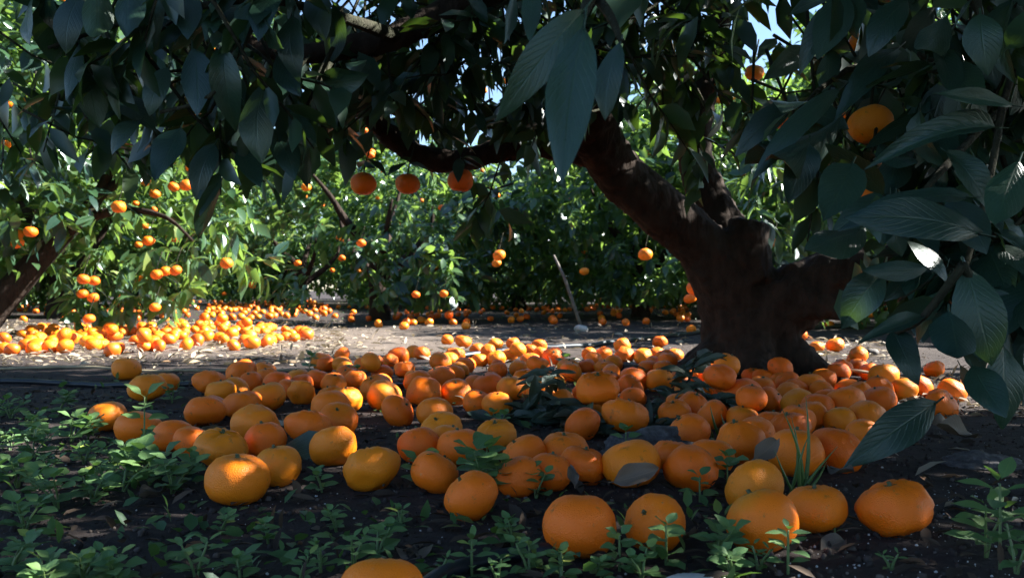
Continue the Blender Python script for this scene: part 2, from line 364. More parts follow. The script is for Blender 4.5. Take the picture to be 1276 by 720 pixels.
def shoot_leaves(anchor, sdir, count, slen, L0, L1, droop=0.5, r=rng):
    """leaves set alternately along straight-ish shoots: arrays of anchors (n,3) and directions (n,3)"""
    n = len(anchor); sdir = unit(sdir)
    a = np.repeat(anchor, count, 0); s = np.repeat(sdir, count, 0)
    t = np.tile(np.linspace(0.05, 1, count), n)[:, None] * slen
    side = unit(np.cross(s, unit(r.normal(size=s.shape)))); d = unit(s * 0.55 + side * 0.85 + np.array([0, 0, -droop]) + r.normal(size=s.shape) * 0.18)
    pos = a + s * t + np.array([0, 0, -1]) * (t ** 2) * 0.8
    nr = unit(np.array([0, 0, 1.0]) + s * 0.4 + r.normal(size=s.shape) * 0.45)
    return pos, d, nr, r.uniform(L0, L1, len(a))

def tube(path, seg=10, jitter=0.0, cap=True, seed=0):
    """rings along [(Vector, radius)] -> verts, faces"""
    vs, fs = [], []; r = random.Random(seed); n = len(path); ref = None
    for i, (p, rad) in enumerate(path):
        a = path[max(0, i - 1)][0]; b = path[min(n - 1, i + 1)][0]; d = (b - a).normalized()
        if ref is None: ref = d.orthogonal().normalized()
        ref = (ref - d * ref.dot(d)).normalized(); s = d.cross(ref)
        for k in range(seg):
            an = 2 * math.pi * k / seg; rr = rad * (1 + jitter * r.uniform(-1, 1))
            vs.append(p + (ref * math.cos(an) + s * math.sin(an)) * rr)
    for i in range(n - 1):
        for k in range(seg):
            a = i * seg + k; b = i * seg + (k + 1) % seg; fs.append((a, b, b + seg, a + seg))
    if cap: fs.append(tuple(range(seg))[::-1]); fs.append(tuple((n - 1) * seg + k for k in range(seg)))
    return vs, fs
def smooth_path(pts, sub=5):
    """Catmull-Rom through [(Vector, r)]"""
    out = []; n = len(pts)
    for i in range(n - 1):
        p0, p1, p2, p3 = pts[max(0, i - 1)], pts[i], pts[i + 1], pts[min(n - 1, i + 2)]
        for k in range(sub):
            t = k / sub
            v = 0.5 * ((2 * p1[0]) + (p2[0] - p0[0]) * t + (2 * p0[0] - 5 * p1[0] + 4 * p2[0] - p3[0]) * t * t + (3 * p1[0] - p0[0] - 3 * p2[0] + p3[0]) * t ** 3)
            out.append((v, p1[1] + (p2[1] - p1[1]) * t))
    out.append(pts[-1]); return out
def merge(parts):
    V, F = [], []
    for vs, fs in parts:
        k = len(V); V += vs; F += [tuple(i + k for i in f) for f in fs]
    return V, F

# ------------------------------------------------------------------ mandarin shape
def mandarin_mesh(name, mat, seg=26, rings=16, flat=0.80, dimple=0.09, lump=0.02, neck=0.0, seed=0):
    r = random.Random(seed); o = Vector((r.uniform(0, 99), r.uniform(0, 99), r.uniform(0, 99)))
    vs, fs = [], []
    def pt(phi, th):
        ce, se = math.cos(phi), math.sin(phi); rho = abs(ce) ** 0.92
        x, y, z = rho * math.cos(th), rho * math.sin(th), math.copysign(abs(se) ** 0.95, se) * flat
        z -= math.copysign(dimple * math.exp(-(rho / 0.25) ** 2), se) * (1.0 if se > 0 else 0.7)
        if neck and se > 0: z += neck * math.exp(-(rho / 0.42) ** 2)
        f = 1 + lump * 1.6 * noise.noise(Vector((x, y, z)) * 1.3 + o) + lump * 0.35 * math.cos(10 * th + 0.7 * math.sin(3 * th)) * (0.3 + max(0, se)) + lump * 0.5 * noise.noise(Vector((x, y, z)) * 4 + o)
        return Vector((x, y, z)) * f * 0.5
    vs.append(pt(math.pi / 2, 0))
    for i in range(1, rings):
        phi = math.pi / 2 - math.pi * i / rings
        for k in range(seg): vs.append(pt(phi, 2 * math.pi * k / seg))
    vs.append(pt(-math.pi / 2, 0)); last = len(vs) - 1
    for k in range(seg): fs.append((0, 1 + k, 1 + (k + 1) % seg))
    for i in range(rings - 2):
        for k in range(seg):
            a = 1 + i * seg + k; b = 1 + i * seg + (k + 1) % seg; fs.append((a, a + seg, b + seg, b))
    for k in range(seg): fs.append((last, last - seg + (k + 1) % seg, last - seg + k))
    return mesh_pd(name, vs, fs, mat)
FRUIT = [mandarin_mesh('mandarin', M_PEEL, flat=f, dimple=d, lump=l, neck=nk, seed=i) for i, (f, d, l, nk) in enumerate(
    [(0.80, 0.08, 0.035, 0), (0.76, 0.10, 0.05, 0), (0.84, 0.07, 0.04, 0), (0.70, 0.10, 0.10, 0), (0.82, 0.10, 0.08, 0.10), (0.78, 0.07, 0.12, 0), (0.86, 0.08, 0.05, 0.04)])]
FRUITM = [mandarin_mesh('mandarin', M_PEEL, seg=16, rings=10, flat=f, lump=0.05, seed=20 + i) for i, f in enumerate((0.78, 0.83, 0.74))]
def calyx_mesh():
    vs, fs = [(0, 0, 0.010)], []
    for k in range(10):
        a = 2 * math.pi * k / 10; rr = 0.075 if k % 2 == 0 else 0.045
        vs.append((rr * math.cos(a), rr * math.sin(a), 0.012 if k % 2 == 0 else 0.002))
    for k in range(10): fs.append((0, 1 + k, 1 + (k + 1) % 10))
    b = len(vs)
    for z, rr in ((0.0, 0.026), (0.05, 0.022)):
        for k in range(6): vs.append((rr * math.cos(k * math.pi / 3) + z * 0.2, rr * math.sin(k * math.pi / 3), z))
    for k in range(6): fs.append((b + k, b + (k + 1) % 6, b + 6 + (k + 1) % 6, b + 6 + k))
    fs.append(tuple(b + 6 + k for k in range(6)))
    return mesh_pd('calyx', vs, fs, M_CALYX, False)
CALYX = calyx_mesh()
def top_z(me): return max(v.co.z for v in me.vertices if v.co.x ** 2 + v.co.y ** 2 < 0.003)

# ------------------------------------------------------------------ the near tree
TB = G(938, 468); TB.z = 0
tree = empty('mandarin_tree', TB)
tag(tree, 'large old mandarin tree with thick forked trunk, its boughs hanging over the foreground', 'tree', 'mandarin trees of the orchard')
def pp(lst): return [(P(x, y, d), r) for x, y, d, r in lst]
D0 = TB.y
wood = [
    pp([(934, 490, D0, .195), (934, 466, D0, .180), (932, 450, D0, .150), (928, 420, D0, .130), (924, 385, D0, .122), (920, 362, D0, .11)]),
    pp([(926, 400, D0, .12), (906, 352, D0 - .02, .105), (868, 300, D0 - .05, .080), (815, 255, D0 - .1, .074), (770, 215, D0 - .15, .070), (742, 165, D0 - .25, .066), (740, 110, D0 - .35, .06), (757, 40, D0 - .45, .05), (770, -60, D0 - .5, .04), (800, -220, D0 - .5, .03)]),
    pp([(752, 190, D0 - .18, .055), (690, 180, D0 - .18, .037), (620, 188, D0 - .2, .032), (560, 202, D0 - .15, .035), (508, 186, D0 - .2, .030), (462, 145, D0 - .3, .027), (420, 95, D0 - .4, .022), (380, 20, D0 - .5, .018)]),
    pp([(766, 0, D0 - .48, .046), (700, -28, D0 - .6, .036), (625, -14, D0 - .7, .032), (560, 12, D0 - .75, .030), (495, 46, D0 - .8, .027), (420, 62, D0 - .85, .022), (350, 68, D0 - .9, .015), (290, 40, D0 - .95, .010)]),
    pp([(936, 412, D0, .115), (978, 380, D0 - .05, .100), (1030, 352, D0 - .1, .094), (1090, 345, D0 - .2, .084), (1160, 322, D0 - .35, .070), (1230, 270, D0 - .5, .055), (1300, 180, D0 - .7, .042), (1390, 40, D0 - .9, .03)]),
    pp([(1000, 368, D0 - .1, .08), (1032, 376, D0 - .16, .052), (1056, 384, D0 - .2, .028)]),
    pp([(932, 375, D0 + .05, .11), (905, 300, D0 + .15, .082), (880, 240, D0 + .2, .066), (866, 190, D0 + .2, .052), (880, 100, D0 + .25, .040), (905, 0, D0 + .3, .030), (930, -150, D0 + .3, .02)]),
    pp([(930, 345, D0 - .04, .085), (928, 305, D0 - .06, .068), (933, 284, D0 - .06, .060), (935, 276, D0 - .06, .045)]),
]
for k in range(6):      # root flare
    a = k * 1.05 + 0.3
    wood.append([(TB + Vector((math.cos(a) * .10, math.sin(a) * .10, .09)), .06), (TB + Vector((math.cos(a) * .20, math.sin(a) * .20, .02)), .045), (TB + Vector((math.cos(a) * .30, math.sin(a) * .30, -.02)), .02)])
parts = [tube(smooth_path(w), 12, 0.05, seed=i) for i, w in enumerate(wood)]
V, F = merge(parts)
V = [v - TB for v in V]
trunk = link('trunk', mesh_pd('trunk', V, F, M_BARK), tree)
md = trunk.modifiers.new('fuse', 'REMESH'); md.mode = 'VOXEL'; md.voxel_size = 0.009; md.use_smooth_shade = True
tx = bpy.data.textures.new('bark_lumps', 'CLOUDS'); tx.noise_scale = 0.07; tx.noise_depth = 3
dm = trunk.modifiers.new('lumps', 'DISPLACE'); dm.texture = tx; dm.strength = 0.015; dm.mid_level = 0.5; dm.texture_coords = 'LOCAL'
tx2 = bpy.data.textures.new('bark_cracks', 'MUSGRAVE'); tx2.noise_scale = 0.022
dm2 = trunk.modifiers.new('cracks', 'DISPLACE'); dm2.texture = tx2; dm2.strength = 0.0035; dm2.mid_level = 0.4; dm2.texture_coords = 'LOCAL'

def twig(pts, parent, name='twig', mat=M_TWIG, seg=6):
    vs, fs = tube(smooth_path(pts, 4), seg)
    o = link(name, mesh_pd(name, [v - parent.location for v in vs], fs, mat), parent); return o
# boughs that carry the hanging sprays near the camera
for pts in ([(1300, 180, D0 - .7, .022), (1290, 120, 1.6, .010), (1245, 140, 1.3, .006), (1185, 200, 1.05, .005), (1150, 240, 1.0, .003)],
            [(1390, 40, D0 - .9, .018), (1320, -10, 1.4, .010), (1262, 90, 1.15, .005), (1232, 230, 1.05, .004), (1204, 330, 1.0, .0032), (1190, 395, .93, .002)],
            [(1300, -10, 1.3, .010), (1225, -20, 1.1, .006), (1222, 20, 1.0, .003)],
            [(1230, 270, D0 - .5, .02), (1150, 180, 1.7, .010), (1085, 88, 1.5, .006), (1030, 105, 1.35, .004), (985, 150, 1.2, .003)],
            [(1200, 330, .92, .005), (1150, 395, .95, .004), (1115, 415, 1.0, .003)],
            [(1200, 330, .92, .005), (1240, 420, .98, .005), (1250, 500, 1.0, .003)],
            [(770, -60, D0 - .5, .02), (760, -60, 1.4, .012), (738, -10, .8, .006), (728, 18, .64, .003)],
            [(738, -10, .8, .005), (760, 20, .72, .004), (774, 52, .66, .002)],
            [(495, 46, D0 - .8, .018), (420, 20, 1.6, .010), (330, 0, 1.45, .007), (240, 10, 1.4, .006), (150, 30, 1.4, .004), (60, 60, 1.4, .003)],
            [(330, 0, 1.45, .007), (300, 60, 1.4, .005), (262, 120, 1.35, .004), (200, 140, 1.4, .003)],
            [(420, 62, D0 - .85, .014), (395, 110, 1.6, .007), (410, 180, 1.55, .004)]):
    twig(pp(pts), tree)

# conspicuous leaves: base pixel, tip pixel, depth at base, depth at tip, width in pixels, way the face tilts
BIG = [(727, 14, .64, 641, 116, .60, 50), (728, 34, .62, 701, 216, .57, 60), (773, 55, .66, 745, 133, .64, 38), (640, -15, .70, 627, 58, .72, 20), (660, -20, .75, 655, 40, .7, 26),
       (1242, 160, .98, 1137, 142, .92, 36), (1046, 112, 1.12, 963, 168, 1.0, 26), (1046, 148, 1.15, 934, 232, 1.0, 46), (1008, 178, 1.08, 1002, 242, 1.04, 46), (1062, 204, 1.05, 1028, 268, 1.0, 54),
       (1206, 246, .95, 1084, 224, .90, 36), (1262, 132, .95, 1172, 114, .92, 18), (1222, 292, .92, 1094, 254, .86, 56), (1078, 284, 1.0, 1003, 312, .95, 54), (1156, 334, .95, 1084, 334, .92, 26),
       (1098, 342, .98, 1062, 390, .95, 46), (1204, 334, .93, 1262, 448, .88, 66), (1182, 388, .90, 1188, 456, .86, 56), (1112, 410, 1.0, 1154, 464, .95, 38), (1152, 394, .95, 1074, 420, .90, 12),
       (1222, 18, .98, 1234, 72, .95, 50), (1212, 455, .95, 1254, 515, .9, 46), (1255, 60, .95, 1290, 20, .9, 40), (1270, 200, .9, 1240, 280, .86, 48), (1180, 250, .98, 1230, 310, .94, 50),
       (1180, 190, 1.0, 1250, 230, .95, 40), (1130, 300, 1.02, 1200, 330, .98, 44), (1095, 180, 1.2, 1140, 215, 1.15, 40), (1120, 60, 1.2, 1060, 100, 1.1, 34), (1170, 60, 1.1, 1195, 120, 1.05, 36),
       (985, 130, 1.3, 930, 165, 1.25, 34), (1010, 60, 1.4, 960, 95, 1.3, 30), (1250, 430, .98, 1275, 530, .95, 60), (1240, 380, 1.0, 1222, 450, .97, 46),
       (240, 60, 1.38, 240, 136, 1.33, 42), (278, 58, 1.36, 286, 141, 1.32, 38), (100, -6, 1.35, 72, 50, 1.3, 36), (120, -20, 1.35, 118, 62, 1.3, 36), (365, 20, 1.4, 358, 88, 1.35, 36),
       (310, 0, 1.4, 300, 50, 1.35, 26), (195, -40, 1.4, 190, 30, 1.35, 28), (345, 70, 1.45, 372, 116, 1.4, 30), (330, 105, 1.45, 310, 190, 1.4, 50), (350, 140, 1.5, 395, 182, 1.45, 30),
       (340, 160, 1.5, 366, 216, 1.45, 34), (160, 80, 1.45, 120, 120, 1.4, 26), (210, 85, 1.4, 180, 130, 1.35, 30), (115, 128, 1.5, 65, 142, 1.45, 16), (175, 150, 1.5, 130, 178, 1.45, 26),
       (225, 160, 1.45, 190, 220, 1.4, 44), (268, 180, 1.5, 235, 230, 1.45, 34), (300, 185, 1.5, 325, 228, 1.45, 30), (395, -20, 1.5, 400, 34, 1.45, 34), (160, -30, 1.35, 158, 48, 1.3, 38), (225, -20, 1.4, 232, 40, 1.35, 36),
       (1055, 10, 1.2, 1000, 40, 1.15, 36), (1130, 0, 1.1, 1090, 40, 1.05, 40), (1180, 20, 1.05, 1140, 80, 1.0, 40)]
for i, (bx, by, bd, tx_, ty, td, wpx) in enumerate(BIG):
    b, t = P(bx, by, bd), P(tx_, ty, td); L = (t - b).length
    nrm = Vector((random.uniform(-.5, .5), -1.0, random.uniform(.1, 1.5)))
    me = NEAR[i % len(NEAR)]; wr = (max(v.co.x for v in me.vertices) - min(v.co.x for v in me.vertices)) * L
    put_leaf('leaf', me, b, t - b, nrm, L * 1.02, tree, min(1.4, max(0.4, wpx * (bd + td) / 2 / FPX / wr)))

SPRAYS = [(50, 430, -60, 110, 1.35, 2.4, 84), (-20, 130, 30, 210, 1.8, 2.8, 16), (400, 720, -40, 165, 1.9, 3.0, 160), (690, 905, -50, 130, 1.8, 3.0, 78), (880, 1080, -50, 130, 1.5, 2.6, 34),
          (1080, 1310, -60, 330, 1.15, 1.9, 100), (1185, 1320, 290, 400, 1.1, 1.7, 34), (150, 420, 90, 150, 1.5, 2.2, 14), (1000, 1080, 60, 200, 1.3, 1.7, 8), (560, 640, 190, 250, 2.3, 2.6, 3), (830, 900, 150, 200, 2.3, 2.6, 3)]
A, S = [], []
for x0, x1, y0, y1, d0, d1, n in SPRAYS:
    for k in range(n):
        A.append(P(random.uniform(x0, x1), random.uniform(y0, y1), random.uniform(d0, d1)))
        S.append((random.uniform(-1, 1), random.uniform(-1, 0.6), random.uniform(-1.0, 0.15)))
pos, d, nr, ln = shoot_leaves(np.array(A), np.array(S), 7, 0.13, 0.065, 0.105, 0.75)
kp = keep_mask(pos, d, ln)
qx = pos[:, 0] / pos[:, 1] * FPX + CX; qy = HZ - (pos[:, 2] - CAM_H) / pos[:, 1] * FPX
for fx, fy, fr, fd in ((1085, 155, 55, 1.45), (453, 229, 42, 2.5), (508, 229, 42, 2.5), (574, 225, 40, 2.5), (898, 30, 22, 3.7), (940, 91, 26, 3.0), (440, 5, 34, 9), (130, -5, 26, 9), (955, 40, 30, 9), (1008, 50, 36, 9), (20, 60, 50, 9), (405, 70, 12, 9)):
    kp &= ~((np.hypot(qx - fx, qy - fy + 22) < fr) & (pos[:, 1] < fd))
tip = pos + d * ln[:, None]; tqx = tip[:, 0] / tip[:, 1] * FPX + CX; tqy = HZ - (tip[:, 2] - CAM_H) / tip[:, 1] * FPX
kp &= ~((tqy > 425) & (tqx < 1212)) & ~(tqy > 520) & ~((tqx < 1055) & (tqy > 315))
leafy = kp.reshape(-1, 7).sum(1) >= 6
pos, d, nr, ln = pos[kp], d[kp], nr[kp], ln[kp]
wid = rng.uniform(0.85, 1.25, len(pos))
# the sprays show their own largest leaves as separate leaves
sx = (pos[:, 0] / pos[:, 1]) * FPX + CX; sy = HZ - (pos[:, 2] - CAM_H) / pos[:, 1] * FPX
vis = (sx > -30) & (sx < 1306) & (sy > -40) & (sy < 560)
score = np.where(vis, ln / pos[:, 1], 0); order = np.argsort(-score)
single = order[:300 - len(BIG)]
for i in single:
    put_leaf('leaf', NEAR[i % len(NEAR)], Vector(pos[i]), Vector(d[i]), Vector(nr[i]), float(ln[i]), tree, float(wid[i]))
rest = np.ones(len(pos), bool); rest[single] = False
# canopy overhead, extended unseen behind the camera for shade, gaps cut for sun spots
n_sh = 4600; U = rng.random((n_sh * 3, 3))
cx_, cy_, rad = 1.15, 1.75, 3.0
ax = np.stack([(U[:, 0] * 2 - 1) * rad + cx_, (U[:, 1] * 2 - 1) * rad + cy_, U[:, 2] * 1.7 + 0.75], 1)
rr = np.hypot(ax[:, 0] - cx_, ax[:, 1] - cy_) / rad
line = CAM_H + np.maximum(ax[:, 1], 0) * (HZ + 45) / FPX + 0.10
ok = (rr < 1) & (ax[:, 2] > line) & (ax[:, 2] < 2.5 - 0.7 * rr ** 2) & (np.hypot(ax[:, 0], ax[:, 1]) > 0.55) & (ax[:, 1] > -0.9)
lob = np.array([noise.noise(Vector(p) * 1.7) for p in ax]); ok &= lob > -0.28
ok &= ~((ax[:, 0] < -0.5) & (ax[:, 1] < 1.3)) & ~((ax[:, 1] < -0.3) & (ax[:, 0] < 0.6))
ax = ax[ok][:n_sh]
out = ax - np.array([cx_, cy_, 1.0])
p2, d2, n2, l2 = shoot_leaves(ax, unit(out) + rng.normal(size=ax.shape) * 0.6, 9, 0.16, 0.065, 0.10, 0.45)
k2 = keep_mask(p2, d2, l2); p2, d2, n2, l2 = p2[k2], d2[k2], n2[k2], l2[k2]
allp = np.concatenate([pos[rest], p2]) - np.array(TB); w2 = rng.uniform(0.85, 1.3, len(allp))
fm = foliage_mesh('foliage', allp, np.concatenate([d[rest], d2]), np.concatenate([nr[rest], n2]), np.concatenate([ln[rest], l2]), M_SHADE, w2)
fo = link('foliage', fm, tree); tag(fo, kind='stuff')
# fine twigs of the canopy
tv = []
for i in range(len(A)):
    if not leafy[i]: continue
    tx0 = A[i].x / A[i].y * FPX + CX; ty0 = HZ - (A[i].z - CAM_H) / A[i].y * FPX
    if A[i].y < 1.5 and abs(tx0 - 1085) < 110 and -40 < ty0 - 60 < 190: continue
    a = Vector(A[i]); s = Vector(S[i]).normalized()
    tv.append(tube([(a - s * 0.10 + Vector((0, 0, .05)), .004), (a, .003), (a + s * .08 - Vector((0, 0, .01)), .0022), (a + s * .14 - Vector((0, 0, .025)), .0012)], 4))
V, F = merge(tv); o = link('fine_twigs', mesh_pd('fine_twigs', [v - TB for v in V], F, M_TWIG), tree); tag(o, kind='stuff')
def hang_fruit(parent, x, y, w, diam=0.068, lab=None, hi=True):
    dd = FPX * diam / w; c = P(x, y, dd)
    me = random.choice((FRUIT[0], FRUIT[2], FRUIT[6])) if hi else FRUITM[random.randrange(3)]
    o = link('fruit', me, parent); o.location = c - parent.location; o.scale = (diam,) * 3
    o.rotation_euler = (random.uniform(-.3, .3), random.uniform(-.3, .3), random.uniform(0, 6.3))
    if lab: o['label'] = lab
    if hi:
        for q in range(3):
            an = random.uniform(0, 6.28); dr = Vector((math.cos(an), math.sin(an) * .6, random.uniform(-.5, .35)))
            put_leaf('leaf', NEAR[random.randrange(10)], c + Vector((0, 0, diam * .36 + .035)) + dr * .008, dr, (0, -.4, 1), random.uniform(.05, .075), parent)
    tw = twig([(c + Vector((0, 0, diam * .36)), .0025), (c + Vector((.005, .005, diam * .36 + .03)), .0022), (c + Vector((.02, .02, diam * .36 + .09)), .0028)], parent, 'stalk', seg=5)
    tw.parent = o; tw.matrix_parent_inverse = o.matrix_basis.inverted()
for f in ((453, 229, 33, .07, 'leftmost of three mandarins hanging below the horizontal bough'), (508, 229, 31, .068, 'middle one of three mandarins hanging below the horizontal bough'),
          (574, 225, 33, .07, 'rightmost of three mandarins hanging below the horizontal bough'), (1085, 155, 55, .068, 'round mandarin hanging among dark leaves at upper right'),
          (898, 30, 19, .062), (940, 91, 24, .062), (901, 106, 22, .058), (1075, 55, 34, .062), (1146, 124, 30, .062), (973, 150, 26, .06), (1082, 250, 52, .062), (1196, 285, 40, .05)):
    hang_fruit(tree, *f)

# ------------------------------------------------------------------ the other trees
def crown_shoots(n, Rx, H, zlow, seed):
    r = np.random.default_rng(seed); o = Vector(r.uniform(0, 50, 3))
    v = unit(r.normal(size=(n * 2, 3))); rad = np.where(r.random(len(v)) < 0.22, r.uniform(0.25, 0.7, len(v)), r.uniform(0.4, 1.0, len(v)) ** 0.45)
    lob = np.array([1 + 0.42 * noise.noise(Vector(q) * 2.4 + o) for q in v])
    mid = zlow + (H - zlow) * 0.47
    p = np.stack([v[:, 0] * Rx, v[:, 1] * Rx, v[:, 2] * (H - zlow) * 0.53], 1) * (rad * lob)[:, None]; p[:, 2] += mid
    hole = np.array([noise.noise(Vector(q) * 2.6 + o * 2) for q in p])
    okk = (p[:, 2] > zlow * (0.6 + 0.8 * r.random(len(p)))) & (hole > -0.12)
    p = p[okk][:n]; return p, unit(p - np.array([0, 0, mid * 0.8]))
def tree_wood(root, H, Rx, seed, tr=0.085, lean=(0, 0)):
    r = random.Random(seed); loc = root.location
    t = [(Vector((0, 0, -.05)), tr * 1.35), (Vector((lean[0] * .15, lean[1] * .15, .12)), tr), (Vector((lean[0] * .4 + r.uniform(-.03, .03), lean[1] * .4, .38)), tr * .9), (Vector((lean[0], lean[1], .62)), tr * .8)]
    vs, fs = tube(smooth_path(t), 10, .06, seed=seed); link('trunk', mesh_pd('trunk', vs, fs, M_BARK), root)
    for k in range(5):
        a = k * 1.256 + r.uniform(-.3, .3); e = Vector((math.cos(a), math.sin(a), 0)); s = t[-1][0] if k % 2 else t[-2][0]
        q = [(s - Vector((0, 0, .04)), tr * .62), (s + e * Rx * .18 + Vector((0, 0, .2)), tr * .44), (s + e * Rx * .28 + Vector((0, 0, .42)), tr * .26), (s + e * Rx * .33 + Vector((r.uniform(-.1, .1), 0, .62)), tr * .10)]
        vs, fs = tube(smooth_path(q, 4), 8, .05, seed=seed + k); link('limb', mesh_pd('limb', vs, fs, M_BARK), root)
def make_tree(loc, H, Rx, zlow, seed, n_shoots, label, n_single=0, n_fruit=14, tr=0.085, lean=(0, 0), wood=True, prune=True, cut=None, L=(0.088, 0.145), extra=()):
    root = empty('mandarin_tree', Vector(loc)); tag(root, label, 'tree', 'mandarin trees of the orchard')
    if wood: tree_wood(root, H, Rx, seed, tr, lean)
    r = np.random.default_rng(seed)
    p, dirs = crown_shoots(n_shoots, Rx, H, zlow, seed)
    p, d, nr, ln = shoot_leaves(p, dirs + r.normal(size=p.shape) * 0.45 + np.array([0, 0, 0.15]), 9, 0.16, L[0], L[1], 0.4, r)
    wp = p + np.array(loc)
    if prune:
        k = keep_mask(wp, d, ln)
        if cut is not None: k &= cut(wp)
        p, d, nr, ln, wp = p[k], d[k], nr[k], ln[k], wp[k]
    if extra:
        ea = np.array([P(r.uniform(x0, x1), r.uniform(y0, y1), r.uniform(d0, d1)) for x0, x1, y0, y1, d0, d1, m in extra for _ in range(m)])
        ep, ed_, en, el = shoot_leaves(ea, r.normal(size=ea.shape) + np.array([0, -.5, -.5]), 8, 0.15, L[0], L[1], 0.6, r)
        ok_ = ep[:, 2] > 0.06; ep, ed_, en, el = ep[ok_], ed_[ok_], en[ok_], el[ok_]
        p = np.concatenate([p, ep - np.array(loc)]); d = np.concatenate([d, ed_]); nr = np.concatenate([nr, en]); ln = np.concatenate([ln, el]); wp = np.concatenate([wp, ep])
    wid = r.uniform(0.8, 1.25, len(p))
    keep = np.ones(len(p), bool)
    if n_single:
        sx = wp[:, 0] / wp[:, 1] * FPX + CX; sy = HZ - (wp[:, 2] - CAM_H) / wp[:, 1] * FPX
        sc = np.where((sx > -10) & (sx < 1286) & (sy > -10) & (sy < 440), ln / wp[:, 1], 0)
        for i in np.argsort(-sc)[:n_single]:
            if sc[i] <= 0: break
            keep[i] = False
            put_leaf('leaf', MID[i % len(MID)], Vector(wp[i]), Vector(d[i]), Vector(nr[i]), float(ln[i]), root, float(wid[i]))
    fo = link('foliage', foliage_mesh('foliage', p[keep], d[keep], nr[keep], ln[keep], M_FOL_LIT, wid[keep]), root); tag(fo, kind='stuff')
    fp, fd = crown_shoots(n_fruit * 4, Rx * 0.99, H, zlow, seed + 7)
    toward = Vector((0, 0, 0)) - Vector(loc); cnt = 0
    for q, e in zip(fp, fd):
        if Vector(e).dot(toward.normalized()) < 0.1 or cnt >= n_fruit: continue
        if cut is not None and not cut(np.array([q + np.array(loc)]))[0]: continue
        o = link('fruit', FRUITM[cnt % 3], root); o.location = q; s = r.uniform(.056, .07); o.scale = (s, s, s); o.rotation_euler = (r.uniform(-.4, .4), r.uniform(-.4, .4), r.uniform(0, 6)); cnt += 1
    return root
def view_cut(x0, x1, y0):     # keeps a bough clear of one view corridor: skirts end above this height there
    def f(w):
        sx = w[:, 0] / w[:, 1] * FPX + CX; sy = HZ - (w[:, 2] - CAM_H) / w[:, 1] * FPX
        return ~((sx > x0) & (sx < x1) & (sy > y0))
    return f
t_left = make_tree((-3.35, 5.1, 0), 2.4, 1.75, 0.30, 101, 1700, 'mandarin tree at the left edge with leaning limb and clusters of low fruit', 240, 44, cut=lambda w: (w[:, 2] > 0.26) & (w[:, 0] / w[:, 1] * FPX + CX < 330), wood=False, extra=((90, 240, 300, 385, 5.0, 5.6, 44), (10, 110, 240, 330, 4.9, 5.5, 30), (230, 330, 250, 330, 4.8, 5.5, 26), (40, 300, 150, 260, 4.8, 5.6, 40)))
for pts in ([(-55, 440, 4.7, .11), (-20, 400, 4.72, .085), (22, 352, 4.75, .072), (60, 310, 4.8, .062), (92, 278, 4.85, .05), (125, 240, 4.9, .035), (150, 170, 4.9, .02)],):
    vs, fs = tube(smooth_path(pp(pts), 5), 10, .06, seed=3); link('trunk', mesh_pd('trunk', [v - t_left.location for v in vs], fs, M_BARK), t_left)
for pts in ([(60, 310, 4.8, .04), (30, 250, 4.9, .03), (10, 180, 5, .02)], [(92, 278, 4.85, .035), (150, 262, 4.8, .022), (205, 270, 4.75, .012), (240, 300, 4.7, .007)], [(110, 258, 4.9, .03), (180, 200, 4.9, .02), (250, 150, 4.9, .012)]):
    vs, fs = tube(smooth_path(pp(pts), 5), 8, .05, seed=4); link('limb', mesh_pd('limb', [v - t_left.location for v in vs], fs, M_BARK), t_left)
for x, y, w in ((104, 348, 16), (117, 350, 15), (103, 366, 14), (116, 371, 14), (111, 397, 15), (113, 364, 12), (152, 367, 11), (170, 380, 9), (193, 383, 14), (195, 342, 15), (206, 338, 14), (219, 337, 15), (175, 348, 12), (282, 328, 16), (22, 292, 15), (38, 289, 17), (148, 258, 18), (140, 262, 14), (185, 300, 15), (218, 297, 13), (232, 231, 16), (216, 233, 14), (181, 226, 14), (260, 146, 15), (8, 128, 15), (35, 124, 13), (5, 180, 15), (120, 195, 14), (138, 190, 12), (16, 340, 12)):
    hang_fruit(t_left, x, y, w, 0.058 if y > 320 else 0.064, None, False)
ctr = make_tree((-1.15, 7.7, 0), 2.55, 1.65, 0.14, 102, 2300, 'leafy mandarin tree at the centre behind the bare strip of soil, skirts almost touching ground', 200, 18, cut=lambda w: w[:, 2] > 0.16)
for x, y, w in ((622, 318, 16), (619, 328, 12), (450, 303, 12), (518, 367, 11), (553, 366, 11)): hang_fruit(ctr, x, y, w, 0.066 * 0.98 if w > 14 else 0.062, None, False)
cr = make_tree((1.25, 8.6, 0), 2.5, 1.6, 0.14, 103, 2300, 'mandarin tree seen under the main limb, behind the leaning stake', 200, 14, cut=lambda w: w[:, 2] > 0.2)
for x, y, w in ((804, 317, 18), (866, 360, 22), (728, 338, 12), (860, 372, 16)): hang_fruit(cr, x, y, w, 0.066 if w < 19 else 0.07, None, False)
rt = make_tree((3.35, 6.0, 0), 2.5, 1.6, 0.14, 104, 2000, 'bright backlit mandarin tree seen through the fork at right of the trunk', 200, 14, extra=((925, 1045, 170, 320, 4.3, 5.2, 40),))
for x, y, w in ((953, 306, 15), (965, 303, 16), (956, 318, 15), (985, 212, 12)): hang_fruit(rt, x, y, w, 0.068, None, False)
make_tree((-4.3, 8.4, 0), 2.5, 1.5, 0.28, 105, 1900, 'mandarin tree with dark upright trunk standing behind the left edge tree', 120, 34, tr=.1, cut=lambda w: (w[:, 2] > 0.3))
make_tree((-3.0, 12.6, 0), 2.7, 1.8, 0.14, 106, 2100, 'sunlit mandarin tree directly beyond the far heap of fruit', 60, 34)
make_tree((0.1, 12.2, 0), 2.7, 1.8, 0.14, 107, 2000, 'mandarin tree in the third row, in the gap behind the centre trees', 0, 8)
